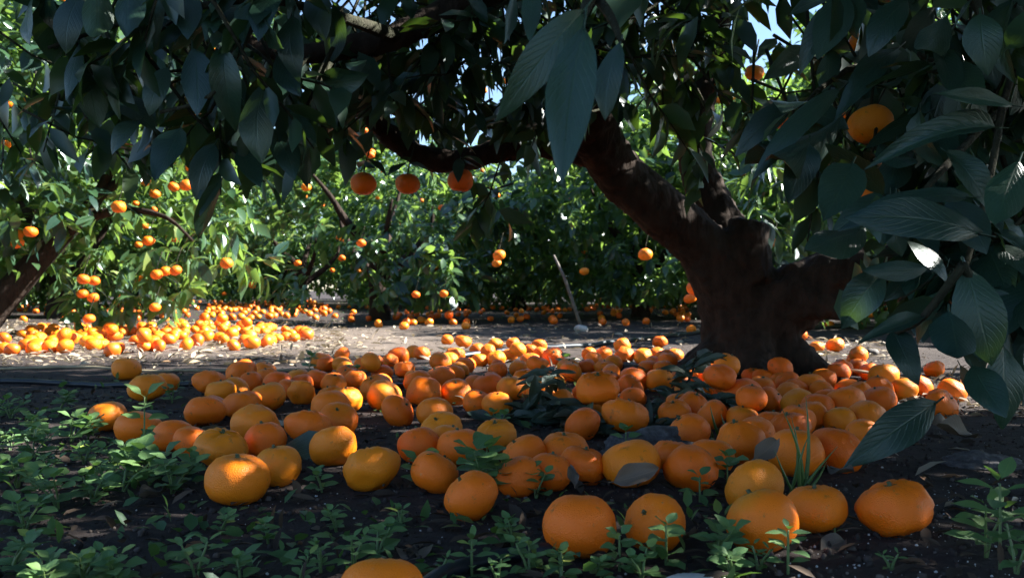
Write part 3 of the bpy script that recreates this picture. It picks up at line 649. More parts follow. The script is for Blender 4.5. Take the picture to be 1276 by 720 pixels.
# rows farther back share the crown meshes of three source trees
src = [make_tree((3.7, 11.0, 0), 2.7, 1.8, 0.14, 108, 1700, 'mandarin tree deep in the orchard behind the trunk fork', 0, 8, prune=False),
       make_tree((6.6, 8.4, 0), 2.6, 1.8, 0.14, 109, 1700, 'mandarin tree deep in the orchard at the far right', 0, 8, prune=False),
       make_tree((-7.2, 9.0, 0), 2.7, 1.8, 0.14, 110, 1700, 'mandarin tree deep in the orchard at the far left', 0, 34, prune=False)]
far_spots = [(-5.6, 13.2), (6.2, 13.0), (-8.6, 15.5), (-4.6, 17.2), (-1.6, 16.4), (1.9, 16.0), (2.4, 13.6), (-6.3, 10.9), (-1.3, 14.2), (5.2, 10.2), (4.8, 17), (8.2, 16), (-10.5, 19), (-6.8, 21), (-3.0, 21.5), (0.3, 20.5), (3.2, 21.5), (6.6, 21), (10.2, 20), (-12, 25), (-8, 26), (-4, 27), (0, 26), (4, 27), (8, 26), (12.5, 25)]
for i, (x, y) in enumerate(far_spots):
    s = src[i % 3]; r_ = empty('mandarin_tree', Vector((x, y, 0))); r_.rotation_euler = (0, 0, i * 1.7); sc = 1.0 + 0.12 * math.sin(i * 2.3); r_.scale = (sc, sc, sc * 1.02)
    tag(r_, 'distant mandarin tree in the back rows, glimpsed between nearer crowns', 'tree', 'distant trees of the back rows')
    for ch in s.children:
        if ch.name.startswith('fruit') and y > 18: continue
        c = ch.copy(); C.objects.link(c); c.parent = r_
        if 'kind' in ch: c['kind'] = ch['kind']

# ------------------------------------------------------------------ fallen mandarins
ORD = ['first', 'second', 'third', 'fourth', 'fifth', 'sixth', 'seventh', 'eighth', 'ninth', 'tenth', 'eleventh', 'twelfth', 'thirteenth', 'fourteenth', 'fifteenth', 'sixteenth']
OWN = [  # x, y, width in pixels, variant, label
    (471, 738, 116, 0, 'nearest fallen mandarin, its crown rising from the bottom edge of the photo'),
    (724, 658, 98, 2, 'largest fallen mandarin in front, beside small round-leaved weeds'),
    (820, 654, 80, 0, 'fallen mandarin in the front row just right of the largest one'),
    (958, 655, 95, 2, 'big mandarin in the front row behind an upright weed sprig'),
    (1025, 637, 78, 1, 'front row mandarin half hidden behind the big one with the sprig'),
    (1127, 636, 92, 3, 'wide flat mandarin alone on bare dark soil, rightmost of the front row'),
    (586, 620, 72, 0, 'mandarin with weed leaves over its top, in front of the middle cluster'),
    (288, 592, 82, 0, 'large mandarin with dark stem button, lower left end of the carpet'),
    (341, 579, 62, 2, 'smooth mandarin touching the right side of the large lower left one'),
    (268, 557, 68, 3, 'long wide mandarin with pale specks behind the large lower left one'),
    (233, 553, 44, 0, 'mandarin pressed against the long speckled one, on its left'),
    (212, 547, 50, 0, 'mandarin with a bright lit top among the left hand weeds'),
    (166, 534, 56, 1, 'reddish mandarin behind a weed stem at the left'),
    (127, 519, 45, 0, 'leftmost mandarin half sunk in green weeds'),
    (178, 487, 45, 3, 'flat mandarin lying apart by the hose with its right end sunlit'),
    (204, 476, 30, 0, 'small mandarin tucked behind the flat one by the hose'),
    (153, 458, 34, 0, 'mandarin resting against the pale drip line below the sunlit heap'),
    (460, 581, 72, 5, 'broad smooth mandarin facing the camera, left of the weed clump'),
    (412, 559, 58, 0, 'mandarin with small stem scar behind the broad smooth one'),
    (380, 537, 55, 3, 'wide mandarin beside a dark curled leaf'),
    (418, 527, 48, 0, 'mandarin filling the gap between the wide one and the scarred one'),
    (540, 590, 64, 0, 'yellowish mandarin at the left of the weed clump'),
    (521, 557, 52, 2, 'pale speckled mandarin behind the yellowish one'),
    (548, 540, 52, 1, 'red-orange mandarin with a dark stem in the middle cluster'),
    (572, 559, 57, 0, 'speckled mandarin with stem scar in the centre of the middle cluster'),
    (618, 548, 50, 3, 'mandarin behind the three-leaved weed sprig'),
    (654, 568, 56, 0, 'golden mandarin at the right of the weed clump'),
    (655, 604, 36, 0, 'small mandarin peeping out under weed leaves in the middle'),
    (691, 594, 45, 2, 'small mandarin in front of the pair with a dry leaf'),
    (703, 563, 60, 1, 'rear mandarin of the pair with a dry leaf, sun fleck on its top'),
    (716, 583, 66, 3, 'front mandarin of the pair, a grey dry leaf stuck to it'),
    (788, 579, 76, 1, 'broad mandarin in front of the grey clod of earth'),
    (865, 583, 68, 4, 'mandarin with scarred pinkish skin right of the clod'),
    (890, 568, 56, 0, 'mandarin behind the scarred one with a lit green leaf'),
    (862, 539, 52, 2, 'mandarin under the wilted branch, behind the clod'),
    (927, 552, 60, 4, 'long glossy mandarin with white specks left of the grass blades'),
    (928, 524, 36, 0, 'small mandarin nestled behind the long glossy one'),
    (946, 606, 78, 0, 'mandarin with stem button directly behind the front row at right'),
    (998, 564, 74, 2, 'big mandarin behind the thin grass blades'),
    (1050, 560, 70, 5, 'tilted mandarin at the right end, next to the shaded soil'),
    (782, 520, 56, 3, 'front half of a double mandarin left of the wilted branch'),
    (757, 510, 42, 0, 'rear half of a double mandarin left of the wilted branch'),
    (924, 496, 50, 2, 'upright mandarin in front of the trunk base'),
    (895, 470, 38, 1, 'shrivelled mandarin against the foot of the trunk'),
    (1192, 487, 34, 0, 'reddest mandarin, sunlit, outermost at the right'),
    (1180, 505, 40, 1, 'shaded mandarin under the big dark leaf at right'),
    (1150, 481, 32, 0, 'sunlit red-orange mandarin beside the outermost one at right'),
    (1126, 486, 34, 0, 'mandarin with a white sun glare above the big dark leaf'),
    (369, 475, 28, 0, 'brightly sunlit mandarin with a leaf over it in the left cluster'),
    (548, 449, 27, 2, 'round mandarin lit on its right side, alone before the bare strip'),
    (619, 507, 38, 0, 'yellow mandarin alone left of the wilted branch'),
    (494, 514, 43, 1, 'mandarin with a scratch, alone on dark soil in the middle'),
    (1043, 432, 22, 0, 'single mandarin on pale ground right of the trunk'),
]
ROWS = {
    'in the left cluster by the pale stalk': [(257, 480, 39), (272, 491, 40), (250, 512, 47), (297, 505, 45), (297, 467, 36), (310, 480, 28), (330, 496, 44), (328, 462, 25), (330, 474, 28), (344, 481, 34), (358, 487, 30)],
    'behind the wide mandarin at left': [(314, 533, 58), (326, 552, 52), (409, 508, 48), (428, 500, 40), (394, 476, 29), (414, 481, 31), (431, 468, 28), (399, 451, 25), (425, 442, 18), (442, 477, 22)],
    'in the scatter before the bare strip': [(452, 457, 20), (466, 454, 15), (475, 466, 26), (495, 444, 27), (513, 438, 16), (525, 439, 20), (466, 485, 38), (477, 496, 42)],
    'in the group left of the yellow one': [(527, 491, 42), (546, 472, 38), (519, 477, 34), (567, 490, 38), (540, 516, 44), (565, 466, 27), (607, 482, 36)],
    'in the rear line by the bare strip': [(557, 424, 14), (577, 427, 20), (569, 440, 20), (594, 436, 18), (617, 431, 19), (639, 429, 17), (598, 448, 20), (608, 439, 16), (617, 447, 23), (635, 441, 21), (661, 437, 16), (674, 442, 14), (672, 431, 19), (661, 450, 25), (690, 447, 27), (620, 463, 24)],
    'around the left wilted branch': [(655, 476, 34), (676, 490, 40), (682, 475, 26), (700, 503, 34), (727, 530, 46), (712, 465, 24), (732, 460, 24)],
    'in the sun-flecked group by the trunk': [(735, 442, 16), (752, 440, 20), (740, 450, 22), (765, 455, 23), (776, 429, 20), (779, 442, 24), (760, 470, 30), (823, 426, 18), (802, 443, 23), (820, 440, 19), (808, 459, 20), (828, 459, 25), (843, 442, 16), (862, 411, 12)],
    'behind the double mandarin': [(751, 490, 53), (794, 475, 36), (820, 477, 33), (790, 499, 30), (849, 508, 28), (868, 470, 24)],
    'in front of the trunk foot': [(890, 520, 40), (952, 482, 28), (962, 502, 30), (975, 478, 24), (972, 532, 42), (940, 470, 24)],
    'in the small group behind the trunk': [(999, 419, 17), (995, 432, 17), (1020, 435, 17), (1005, 442, 21), (1068, 450, 18), (1035, 405, 9)],
    'in the back of the right heap': [(1047, 464, 30), (1073, 458, 25), (1087, 463, 25), (1106, 468, 36), (1031, 473, 29), (1014, 482, 38), (1068, 485, 35), (1098, 485, 37), (1168, 459, 24)],
    'in the front of the right heap': [(998, 503, 40), (1033, 498, 34), (1059, 502, 50), (1100, 499, 42), (1085, 520, 46), (1081, 543, 42), (1050, 526, 36), (1015, 520, 42), (983, 532, 50)],
}
fruits = []   # [x, y(depth), z, diam, variant, label, group]
def add_px(x, y, w, var, label, group):
    yb = y + 0.40 * w; dd = CAM_H * FPX / max(6.0, yb - HZ); diam = w * dd / FPX; lift = 0
    if diam > 0.088: diam = 0.083; dd = FPX * diam / w; lift = 1
    if diam < 0.057: diam = 0.057
    gx = (x - CX) / FPX * dd; diam *= 0.98 if w > 60 else 1.05
    zc = CAM_H - (y - HZ) / FPX * dd
    fruits.append([gx, dd + diam * .3, max(zc, diam * 0.37) if lift else diam * 0.37, diam, var, label, group])
for x, y, w, v, lab in OWN: add_px(x, y, w, v, lab, 'mandarins fallen in the foreground')
for phrase, lst in ROWS.items():
    for i, (x, y, w) in enumerate(sorted(lst)):
        add_px(x, y, w, random.choice([0, 0, 1, 2, 3, 4, 5, 6]), 'fallen mandarin, %s from the left %s' % (ORD[i], phrase), 'mandarins fallen in the foreground')
def scatter(poly, n, sep, label, group, dmin=.058, dmax=.076):
    xs_ = [p[0] for p in poly]; ys_ = [p[1] for p in poly]; pol = np.array(poly, float); got = 0; tries = 0
    gp = np.array([[G(a, b).x, G(a, b).y] for a, b in poly]); lo, hi = gp.min(0), gp.max(0)
    while got < n and tries < n * 400:
        tries += 1; x = random.uniform(lo[0], hi[0]); y = random.uniform(lo[1], hi[1])
        if not inpoly(np.array([x]), np.array([y]), gp)[0]: continue
        if abs(x - 0.215) < .13 and abs(y - 1.42) < .13: continue      # the clods lie here
        dm_ = random.uniform(dmin, dmax); z = dm_ * 0.36
        near = [f for f in fruits if (f[0] - x) ** 2 + (f[1] - y) ** 2 < (sep * 0.5 * (f[3] + dm_)) ** 2]
        if near:
            if len(near) > 3 or random.random() > 0.25 or any(f[2] > .05 for f in near): continue
            z = 0.40 * dm_ + 0.045
        fruits.append([x, y, z, dm_, random.randrange(7), label, group]); got += 1
scatter([(690, 470), (860, 455), (1110, 462), (1095, 530), (1010, 585), (860, 595), (690, 590), (540, 570), (560, 500)], 46, 0.80, 'fallen mandarin wedged low between larger ones in the crowded carpet', 'mandarins wedged in the foreground carpet', .058, .07)
scatter([(250, 470), (440, 455), (640, 445), (690, 470), (560, 500), (400, 560), (270, 560)], 26, 0.85, 'small fallen mandarin filling a gap in the left half of the carpet', 'mandarins wedged in the foreground carpet', .056, .066)
n_fore = len(fruits)
HEAP = [(0, 432), (12, 418), (70, 411), (205, 410), (225, 405), (320, 408), (405, 423), (370, 433), (240, 440), (165, 443), (60, 446), (5, 441)]
scatter(HEAP, 84, 0.94, 'fallen mandarin in the sunlit heap at left beyond the drip line', 'sunlit heap of mandarins at left')
n_single_f = len(fruits)
scatter(HEAP, 70, 0.84, None, None)
scatter([(255, 400), (262, 382), (390, 381), (415, 392), (400, 401)], 42, 0.96, None, None, .06, .075)
far_n0 = len(fruits)
scatter([(250, 399), (262, 377), (395, 377), (430, 394), (400, 400)], 130, 0.9, None, None, .06, .078)
scatter([(420, 410), (420, 384), (860, 381), (860, 404), (640, 416)], 150, 0.95, None, None, .058, .074)
scatter([(0, 402), (0, 376), (250, 376), (250, 402)], 110, 0.95, None, None, .058, .074)
scatter([(1030, 425), (1030, 384), (1200, 384), (1150, 425)], 26, 0.95, None, None, .058, .074)
# push overlapping fruit apart, along the depth first so that the layout on the ground stays
fa = np.array([f[:4] for f in fruits[:n_single_f]])
for it in range(60):
    dxyz = fa[:, None, :3] - fa[None, :, :3]; dist = np.sqrt((dxyz ** 2).sum(2)) + 1e-9
    want = 0.5 * (fa[:, None, 3] + fa[None, :, 3]) * 0.90; np.fill_diagonal(want, 0)
    ov = np.clip(want - dist, 0, None)
    push = (dxyz / dist[:, :, None]) * ov[:, :, None] * 0.35
    mv = push.sum(1); mv[:, 0] *= 0.55; mv[:, 2] = np.where(fa[:, 2] > fa[:, 3] * .42, mv[:, 2], 0) * 0.5
    fa[:, :3] += np.clip(mv, -.01, .01)
    fa[:, 2] = np.maximum(fa[:, 2], fa[:, 3] * 0.365)
# settle lifted fruit: down to the ground unless it rests on neighbours
for _ in range(3):
    for i in np.argsort(fa[:, 2]):
        x, y, z, dm_ = fa[i]; need = dm_ * .365
        for j in range(len(fa)):
            if j == i or fa[j, 2] >= z: continue
            h = math.hypot(fa[j, 0] - x, fa[j, 1] - y); s = 0.5 * (fa[j, 3] + dm_) * .86
            if h < s * .9: need = max(need, fa[j, 2] + math.sqrt(s * s - h * h) * .85)
        fa[i, 2] = min(z, need) if z > need else z
for i, f in enumerate(fruits[:n_single_f]):
    x, y, z, dm_ = fa[i]; fore = i < n_fore
    me = FRUIT[f[4]] if fore else FRUITM[f[4] % 3]
    o = link('fallen_mandarin', me); o.location = (x, y, z + ground_z(x, y)); o.scale = (dm_,) * 3
    tilt = random.choice([0.1, 0.2, 0.3, 0.45, 0.6, 0.9, 2.7, 2.9]) if f[4] != 3 else 0.25
    o.rotation_euler = (Matrix.Rotation(random.uniform(0, 6.28), 3, 'Z') @ Matrix.Rotation(tilt, 3, 'X') @ Matrix.Rotation(random.uniform(0, 6.28), 3, 'Z')).to_euler()
    tag(o, f[5], 'mandarin', f[6])
    if fore and f[3] * FPX / y > 26 and tilt < 2:
        c = link('calyx', CALYX, o); c.scale = (1.35,) * 3; c.location = (0, 0, top_z(me) - 0.006)
def fruit_mass(lst):
    T, F = [], []; me = FRUITM[0]; nv = len(me.vertices)
    co = np.array([v.co[:] for v in me.vertices]); fl = [tuple(p.vertices) for p in me.polygons]
    flat = np.concatenate([np.array(f) for f in fl]); tot = np.array([len(f) for f in fl]); V = []
    for x, y, z, dm_ in lst:
        rot = np.array(Matrix.Rotation(random.uniform(0, 6), 3, 'Z') @ Matrix.Rotation(random.uniform(0, 1.2), 3, 'X')); V.append(co @ rot.T * dm_ + np.array([x, y, z + ground_z(x, y)]))
    n = len(lst); ff = (np.arange(n)[:, None] * nv + flat[None]).ravel(); tt = np.tile(tot, n); st = np.concatenate([[0], np.cumsum(tt)[:-1]])
    return mesh_np('distant_mandarins', np.concatenate(V), ff, st, tt, M_PEELF)
dm_o = link('distant_mandarins', fruit_mass([f[:4] for f in fruits[n_single_f:]]))
tag(dm_o, 'smaller fallen mandarins heaped on the ground under the trees farther back', 'mandarins', None, 'stuff')
FA = fa[:n_fore]
def clear_of_fruit(x, y, r=0.0):
    return not np.any((fa[:, 0] - x) ** 2 + (fa[:, 1] - y) ** 2 < (fa[:, 3] * .45 + r) ** 2)

# ------------------------------------------------------------------ hoses and lines
def hose(name, pts, rad, mat, label, cat, seg=8):
    path = smooth_path([(G(x, y) + Vector((0, 0, rad * 0.8 + lift)), rad) for x, y, lift in pts], 8)
    path = [(p + Vector((0, 0, ground_z(p.x, p.y))), r) for p, r in path]
    b = path[0][0]; vs, fs = tube(path, seg); o = link(name, mesh_pd(name, [v - b for v in vs], fs, mat)); o.location = b; tag(o, label, cat); return o
hose('irrigation_hose', [(-60, 477, 0), (60, 477, 0), (150, 479, 0), (240, 481, 0), (330, 483, 0), (450, 485, 0), (560, 480, 0), (700, 474, 0), (790, 470, 0)], .0085, M_HOSE, 'black irrigation hose lying straight across the soil at left', 'hose')
hose('irrigation_hose', [(560, 447, 0), (640, 440, 0), (700, 434, 0), (770, 428, 0), (850, 419, 0), (960, 412, 0), (1100, 407, 0)], .012, M_HOSE, 'black irrigation hose running past the back of the trunk', 'hose')
hose('irrigation_hose', [(520, 742, 0), (560, 716, 0), (610, 702, 0), (680, 694, 0), (730, 690, -.01)], .008, M_HOSE, 'short black hose curving at the bottom edge by the nearest mandarin', 'hose')
hose('drip_line', [(-60, 461, 0), (80, 461, .004), (180, 464, .002), (300, 464, 0), (450, 462, 0), (600, 468, 0), (760, 474, 0), (870, 476, .01), (960, 474, .03), (1050, 473, .03), (1110, 474, .01)], .0042, M_LINE, 'thin pale drip line stretched across the soil below the sunlit heap', 'hose')

# ------------------------------------------------------------------ stones, clods, stake
def rock(name, x, y, wpx, hfrac, dfrac, mat, label, cat, seed, rough=.25, sub=3, sink=.25):
    g = G(x, y); w = wpx * g.y / FPX; bm = bmesh.new(); bmesh.ops.create_icosphere(bm, subdivisions=sub, radius=.5); o_ = Vector((seed * 7.1, 0, 0))
    for v in bm.verts:
        c = v.co.copy(); f = 1 + rough * noise.noise(c * 2.2 + o_) + rough * .55 * noise.noise(c * 6 + o_) + rough * .3 * noise.noise(c * 14 + o_)
        v.co = Vector((c.x * w, c.y * w * dfrac, c.z * w * hfrac)) * f
    me = bpy.data.meshes.new(name); bm.to_mesh(me); bm.free(); me.polygons.foreach_set('use_smooth', [True] * len(me.polygons)); me.materials.append(mat)
    o = link(name, me); o.location = (g.x, g.y + w * dfrac * .5, w * hfrac * (.5 - sink) + ground_z(g.x, g.y)); tag(o, label, cat); return o
rock('earth_clod', 818, 572, 108, .42, .6, M_CLOD, 'grey crumbly clod of earth between mandarins near the wilted branch', 'clod', 1, .35, 5, .2)
rock('earth_clod', 762, 582, 66, .36, .7, M_CLOD, 'flat dark clod of earth left of the grey crumbly one', 'clod', 2, .35, 5, .3)
rock('stone', 725, 413, 17, .7, .9, M_STONE, 'small white stone on the ground beside the foot of the leaning stake', 'stone', 3)
rock('stone', 868, 748, 80, .4, .7, M_STONE, 'pale stone at the bottom edge in front of the weeds', 'stone', 4, .2, 4, .3)
rock('stone', 1090, 443, 18, .6, .8, M_DSTONE, 'small dark stone on the pale sunlit ground right of the trunk', 'stone', 5)
rock('stone', 786, 464, 26, .55, .8, M_DSTONE, 'dark stone among the sun-flecked mandarins left of the trunk', 'stone', 6)
rock('earth_clod', 1238, 585, 90, .3, .8, M_CLOD, 'low dark clod of earth on shaded soil at the right edge', 'clod', 7, .3, 5, .35)
sb, st = G(727, 408), P(690, 318, 6.2)
vs, fs = tube([(sb - Vector((0, 0, .05)), .013), (sb.lerp(st, .4), .012), (sb.lerp(st, .7) + Vector((.01, 0, 0)), .011), (st, .008)], 7, .08)
o = link('wooden_stake', mesh_pd('wooden_stake', [v - sb for v in vs], fs, M_STAKE)); o.location = sb; tag(o, 'thin weathered stake leaning left under the centre trees', 'stake')

# ------------------------------------------------------------------ fallen and dry leaves
def ground_leaf(name, me, bx, by, tx_, ty, bd, td, wf, nrm, label, cat):
    b, t = P(bx, by, bd), P(tx_, ty, td); L = (t - b).length * (.8 if name == 'dry_leaf' else 1); bs = Vector((b.x, b.y, 0))
    o = link(name, me); m = basis(t - b, nrm).to_4x4() @ Matrix.Diagonal((L * wf, L, L, 1)); m.translation = b; o.matrix_basis = m; tag(o, label, cat, 'loose leaves lying among the fallen mandarins'); return o
for a in (('fallen_leaf', NEAR[0], 1166, 502, 1094, 562, 1.16, 1.08, 0.8, (0.2, -1, .45), 'big dark green leaf leaning over mandarins at right', 'leaf'),
          ('dry_leaf', DRYL[0], 765, 600, 832, 588, .98, .99, 1.0, (0, -.8, .6), 'grey curled dry leaf in front of the broad mandarin by the clod', 'leaf'),
          ('dry_leaf', DRYL[1], 716, 606, 709, 572, .97, 1.0, .8, (0.2, -1, .2), 'small pointed grey dry leaf stuck on the paired mandarins', 'leaf'),
          ('dry_leaf', DRYL[2], 508, 700, 532, 668, .86, .92, 1.3, (-.2, -.8, .6), 'grey dry leaf lying on soil near the bottom, left of the short hose', 'leaf'),
          ('dry_leaf', DRYL[3], 938, 572, 966, 552, 1.16, 1.2, 1.1, (0, -1, .5), 'blue-grey dry leaf wedged between mandarins left of the grass blades', 'leaf'),
          ('dry_leaf', DRYL[4], 1034, 582, 1075, 606, 1.08, 1.02, 1.1, (0, -.7, .8), 'grey dry leaf on dark soil under the tilted mandarin', 'leaf'),
          ('dry_leaf', DRYL[0], 1215, 545, 1140, 545, 1.40, 1.36, .7, (0, -.7, .9), 'long dry leaf on the soil right of the big dark leaf', 'leaf'),
          ('dry_leaf', DRYL[2], 1190, 530, 1150, 524, 1.5, 1.48, 1.1, (.2, -.6, .8), 'pale curled dry leaf below the shaded mandarin at right', 'leaf'),
          ('dry_leaf', DRYL[1], 1022, 686, 1062, 668, .88, .90, 1.2, (0, -.7, .7), 'curled brown leaf beside the front row mandarins at right', 'leaf'),
          ('dry_leaf', DRYL[3], 848, 668, 882, 690, .92, .87, .9, (0, -.5, .9), 'brown leaf behind the pale stone at the bottom', 'leaf'),
          ('fallen_leaf', WILTL[0], 350, 558, 392, 590, 1.42, 1.28, 1.6, (.2, -1, .6), 'dark curled green leaf between mandarins at lower left', 'leaf'),
          ('fallen_leaf', NEAR[4], 172, 515, 205, 510, 1.78, 1.8, 1.0, (0, -.5, 1), 'green leaf on soil behind the reddish mandarin at left', 'leaf'),
          ('fallen_leaf', NEAR[6], 205, 600, 262, 585, 1.25, 1.2, 1.0, (0, -.6, 1), 'large green leaf flat among weeds left of the large lower left mandarin', 'leaf'),
          ('dry_leaf', DRYL[4], 293, 488, 287, 462, 2.1, 2.12, .5, (0.3, -1, .2), 'pale curled stalk of a leaf standing among mandarins at left', 'leaf'),
          ('fallen_leaf', NEAR[7], 740, 503, 790, 497, 1.95, 1.95, 1.0, (0, -.7, .8), 'shiny green leaf lying across the double mandarin', 'leaf'),
          ('fallen_leaf', NEAR[2], 352, 468, 376, 480, 2.35, 2.2, .8, (0, -.6, 1), 'dark leaf lying across the brightly sunlit mandarin at left', 'leaf'),
          ('dry_leaf', DRYL[0], 205, 612, 165, 640, 1.15, 1.08, .8, (0, -.3, 1), 'dry leaf half hidden in weeds at lower left', 'leaf')):
    ground_leaf(*a)

# wilted prunings
def pruning(base_px, d, spec, label, seed):
    r = random.Random(seed); b = P(*base_px, d); b.z = ground_z(b.x, b.y); root = empty('pruned_branch', b); tag(root, label, 'branch', 'pruned branches with wilted leaves')
    for stem in spec:
        pts = [(P(x, y, dd), rr) for x, y, dd, rr in stem]; tw = twig(pts, root)
        sp_ = smooth_path(pts, 5)
        for k in range(2, len(sp_), 1):
            p = sp_[k][0]; ax_ = (sp_[k][0] - sp_[k - 1][0]).normalized()
            for _ in range(3):
                s = Vector((r.uniform(-1, 1), r.uniform(-.8, .5), r.uniform(-.9, .3))); dr = (ax_ * .5 + s).normalized()
                L = r.uniform(.055, .085)
                tip = p + dr * L
                if tip.z < .02: dr.z += (.02 - tip.z) / L
                put_leaf('leaf', r.choice(WILTL), p, dr, (r.uniform(-.5, .5), -.6, 1), L, root, holder=tw)
pruning((655, 530), 1.72, [[(590, 535, 1.75, .003), (640, 520, 1.72, .003), (680, 505, 1.75, .0025), (720, 520, 1.7, .002)], [(660, 515, 1.72, .0025), (672, 485, 1.8, .002), (690, 462, 1.95, .0015)], [(690, 508, 1.74, .002), (715, 530, 1.66, .002), (728, 545, 1.6, .0015)]], 'wilted pruned branch with drooping dark leaves in the middle of the fruit', 5)
pruning((855, 520), 1.9, [[(800, 525, 1.85, .003), (840, 500, 1.9, .003), (860, 470, 2.0, .003), (868, 445, 2.1, .002)], [(850, 490, 1.93, .003), (880, 495, 1.85, .002), (905, 505, 1.8, .0015)], [(830, 505, 1.88, .0025), (815, 530, 1.75, .002), (808, 545, 1.66, .0015)]], 'heap of wilted leaves on a pruned branch leaning at the trunk foot', 6)

# ------------------------------------------------------------------ weeds
def weed(px, py, hpx, label, seed, kind=0, npair=3, stems=2, spread=.5, group='weeds in the foreground'):
    r = random.Random(seed); g = G(px, py); g.z = ground_z(g.x, g.y); root = empty('weed_plant', g); tag(root, label, 'weed', group)
    H = hpx * g.y / FPX; lib = WEEDL if kind == 0 else SLIML
    for s in range(stems):
        a = r.uniform(0, 6.28); e = Vector((math.cos(a), math.sin(a), 0)) * spread * H * (0 if stems == 1 else r.uniform(.4, 1)); hh = H * r.uniform(.75, 1.0)
        pts = [(g - Vector((0, 0, .005)), .0016), (g + e * .35 + Vector((0, 0, hh * .45)), .0014), (g + e * .8 + Vector((0, 0, hh * .8)), .0011), (g + e + Vector((0, 0, hh)), .0008)]
        tw = twig(pts, root, 'stem', M_STEM, 5); sp_ = smooth_path(pts, 6); n = len(sp_)
        for k in range(npair + 1):
            t = .25 + .75 * k / npair; p = sp_[min(n - 1, int(t * (n - 1)))][0]; b0 = r.uniform(0, 3.14) if k == 0 else b0 + 1.57 + r.uniform(-.3, .3)
            L = H * (.62 if kind == 0 else .55) * (1 - .35 * t) * r.uniform(.8, 1.15); L = min(L * 1.1, .030 if kind == 0 else .034)
            for q in (0, math.pi):
                dr = Vector((math.cos(b0 + q), math.sin(b0 + q), r.uniform(.1, .45) + (.5 if k == npair else 0)))
                put_leaf('leaf', r.choice(lib), p + dr.normalized() * L * .2, dr, (0, -.25, 1), L, root, holder=tw)
W = [(245, 712, 62, 'slim-leaved weed at the bottom left below the large mandarin', 1, 4, 2), (372, 718, 48, 'low slim-leaved weed left of the nearest mandarin', 1, 3, 2), (440, 702, 62, 'bushy weed behind the nearest mandarin', 1, 4, 3), (470, 690, 48, 'broad-leaved weed just behind the nearest mandarin', 0, 3, 2),
     (400, 706, 46, 'weed sprig left of the nearest mandarin', 1, 3, 2), (588, 712, 58, 'upright pale weed sprig above the short hose', 1, 4, 1), (548, 718, 34, 'tiny weed sprig right of the nearest mandarin', 1, 3, 2), (660, 716, 52, 'round-leaved weed at the left foot of the largest mandarin', 0, 3, 3), (700, 722, 44, 'round-leaved weed in front of the largest mandarin', 0, 3, 2),
     (640, 680, 40, 'weed between the mandarin with leafy top and the largest one', 0, 3, 2), (772, 712, 60, 'weed with a round head between the two front row mandarins', 0, 3, 1), (800, 722, 44, 'low weed before the front row left of the pale stone', 0, 3, 2), (830, 705, 62, 'thin weed rising across the front row mandarin', 0, 3, 1), (892, 700, 58, 'weed between the pale stone and the big front mandarin', 0, 3, 2),
     (912, 722, 52, 'weed at the bottom right of the pale stone', 0, 3, 2), (982, 722, 70, 'upright weed sprig in front of the big front row mandarin', 1, 5, 1), (1246, 716, 118, 'tall upright weed at the right edge', 1, 5, 1), (1228, 700, 74, 'bushy weed beside the tall one at the right edge', 1, 4, 2), (1266, 722, 60, 'low weed in the bottom right corner', 1, 3, 2),
     (528, 608, 62, 'dark weed sprig between the broad smooth and the yellowish mandarin', 0, 3, 2), (590, 612, 52, 'weed sprig with round leaves in the weed clump', 0, 3, 1), (606, 620, 84, 'tall weed sprig in the middle of the weed clump', 0, 4, 2), (628, 616, 60, 'weed sprig on the right side of the weed clump', 0, 3, 2), (668, 622, 50, 'weed sprig over the small peeping mandarin', 0, 3, 2),
     (872, 622, 50, 'tiny weed in front of the scarred mandarin', 0, 2, 1), (906, 604, 58, 'weed sprig with a sunlit leaf among mandarins', 0, 3, 1), (780, 572, 34, 'small weed behind the broad mandarin near the clod', 0, 2, 1), (402, 610, 34, 'small weed under the scarred mandarin at left', 0, 2, 2), (620, 540, 24, 'little weed below the yellow mandarin', 0, 2, 2), (180, 572, 96, 'tall weed stem in front of the reddish mandarin', 0, 3, 1),
     (440, 480, 20, 'small pale weed in the scatter before the bare strip', 0, 2, 2), (385, 462, 22, 'little weed behind the left cluster', 0, 2, 2), (215, 505, 22, 'tiny weed under the flat mandarin by the hose', 0, 2, 2), (705, 468, 22, 'tiny weed behind the wilted branch', 0, 2, 1), (1040, 668, 26, 'spindly weed beside the wide flat mandarin', 1, 2, 1)]
W += [(300, 716, 40, 'low weed beneath the large lower left mandarin', 0, 3, 2), (335, 668, 34, 'small weed on bare soil under the smooth mandarin', 0, 3, 2), (420, 655, 34, 'round-leaved weed below the broad smooth mandarin', 0, 3, 2), (500, 652, 30, 'tiny weed under the yellowish mandarin', 0, 2, 2), (275, 655, 34, 'weed just under the large lower left mandarin', 0, 3, 2), (620, 722, 40, 'weed at the right end of the short hose', 1, 3, 2), (750, 722, 36, 'weed against the right foot of the largest mandarin', 0, 3, 2), (945, 712, 36, 'weed under the left side of the big front row mandarin', 1, 3, 2), (1110, 715, 30, 'tiny weed below the wide flat mandarin', 1, 2, 2)]
for i, (x, y, h, lab, kd, npair, st_) in enumerate(W): weed(x, y, h * (.8 if y > 600 and x < 1200 else 1), lab, 200 + i, kd, npair, st_ if st_ < 3 else 2)
PATCH = {'back row': [(15, 525), (70, 520), (50, 545), (85, 548), (110, 545), (180, 560)], 'second row': [(15, 560), (40, 570), (62, 590), (105, 575), (140, 580), (235, 590)], 'third row': [(20, 605), (75, 625), (115, 620), (130, 600), (155, 608), (190, 600), (215, 610)], 'front row': [(15, 700), (30, 650), (60, 735), (100, 715), (150, 720)]}
k = 0
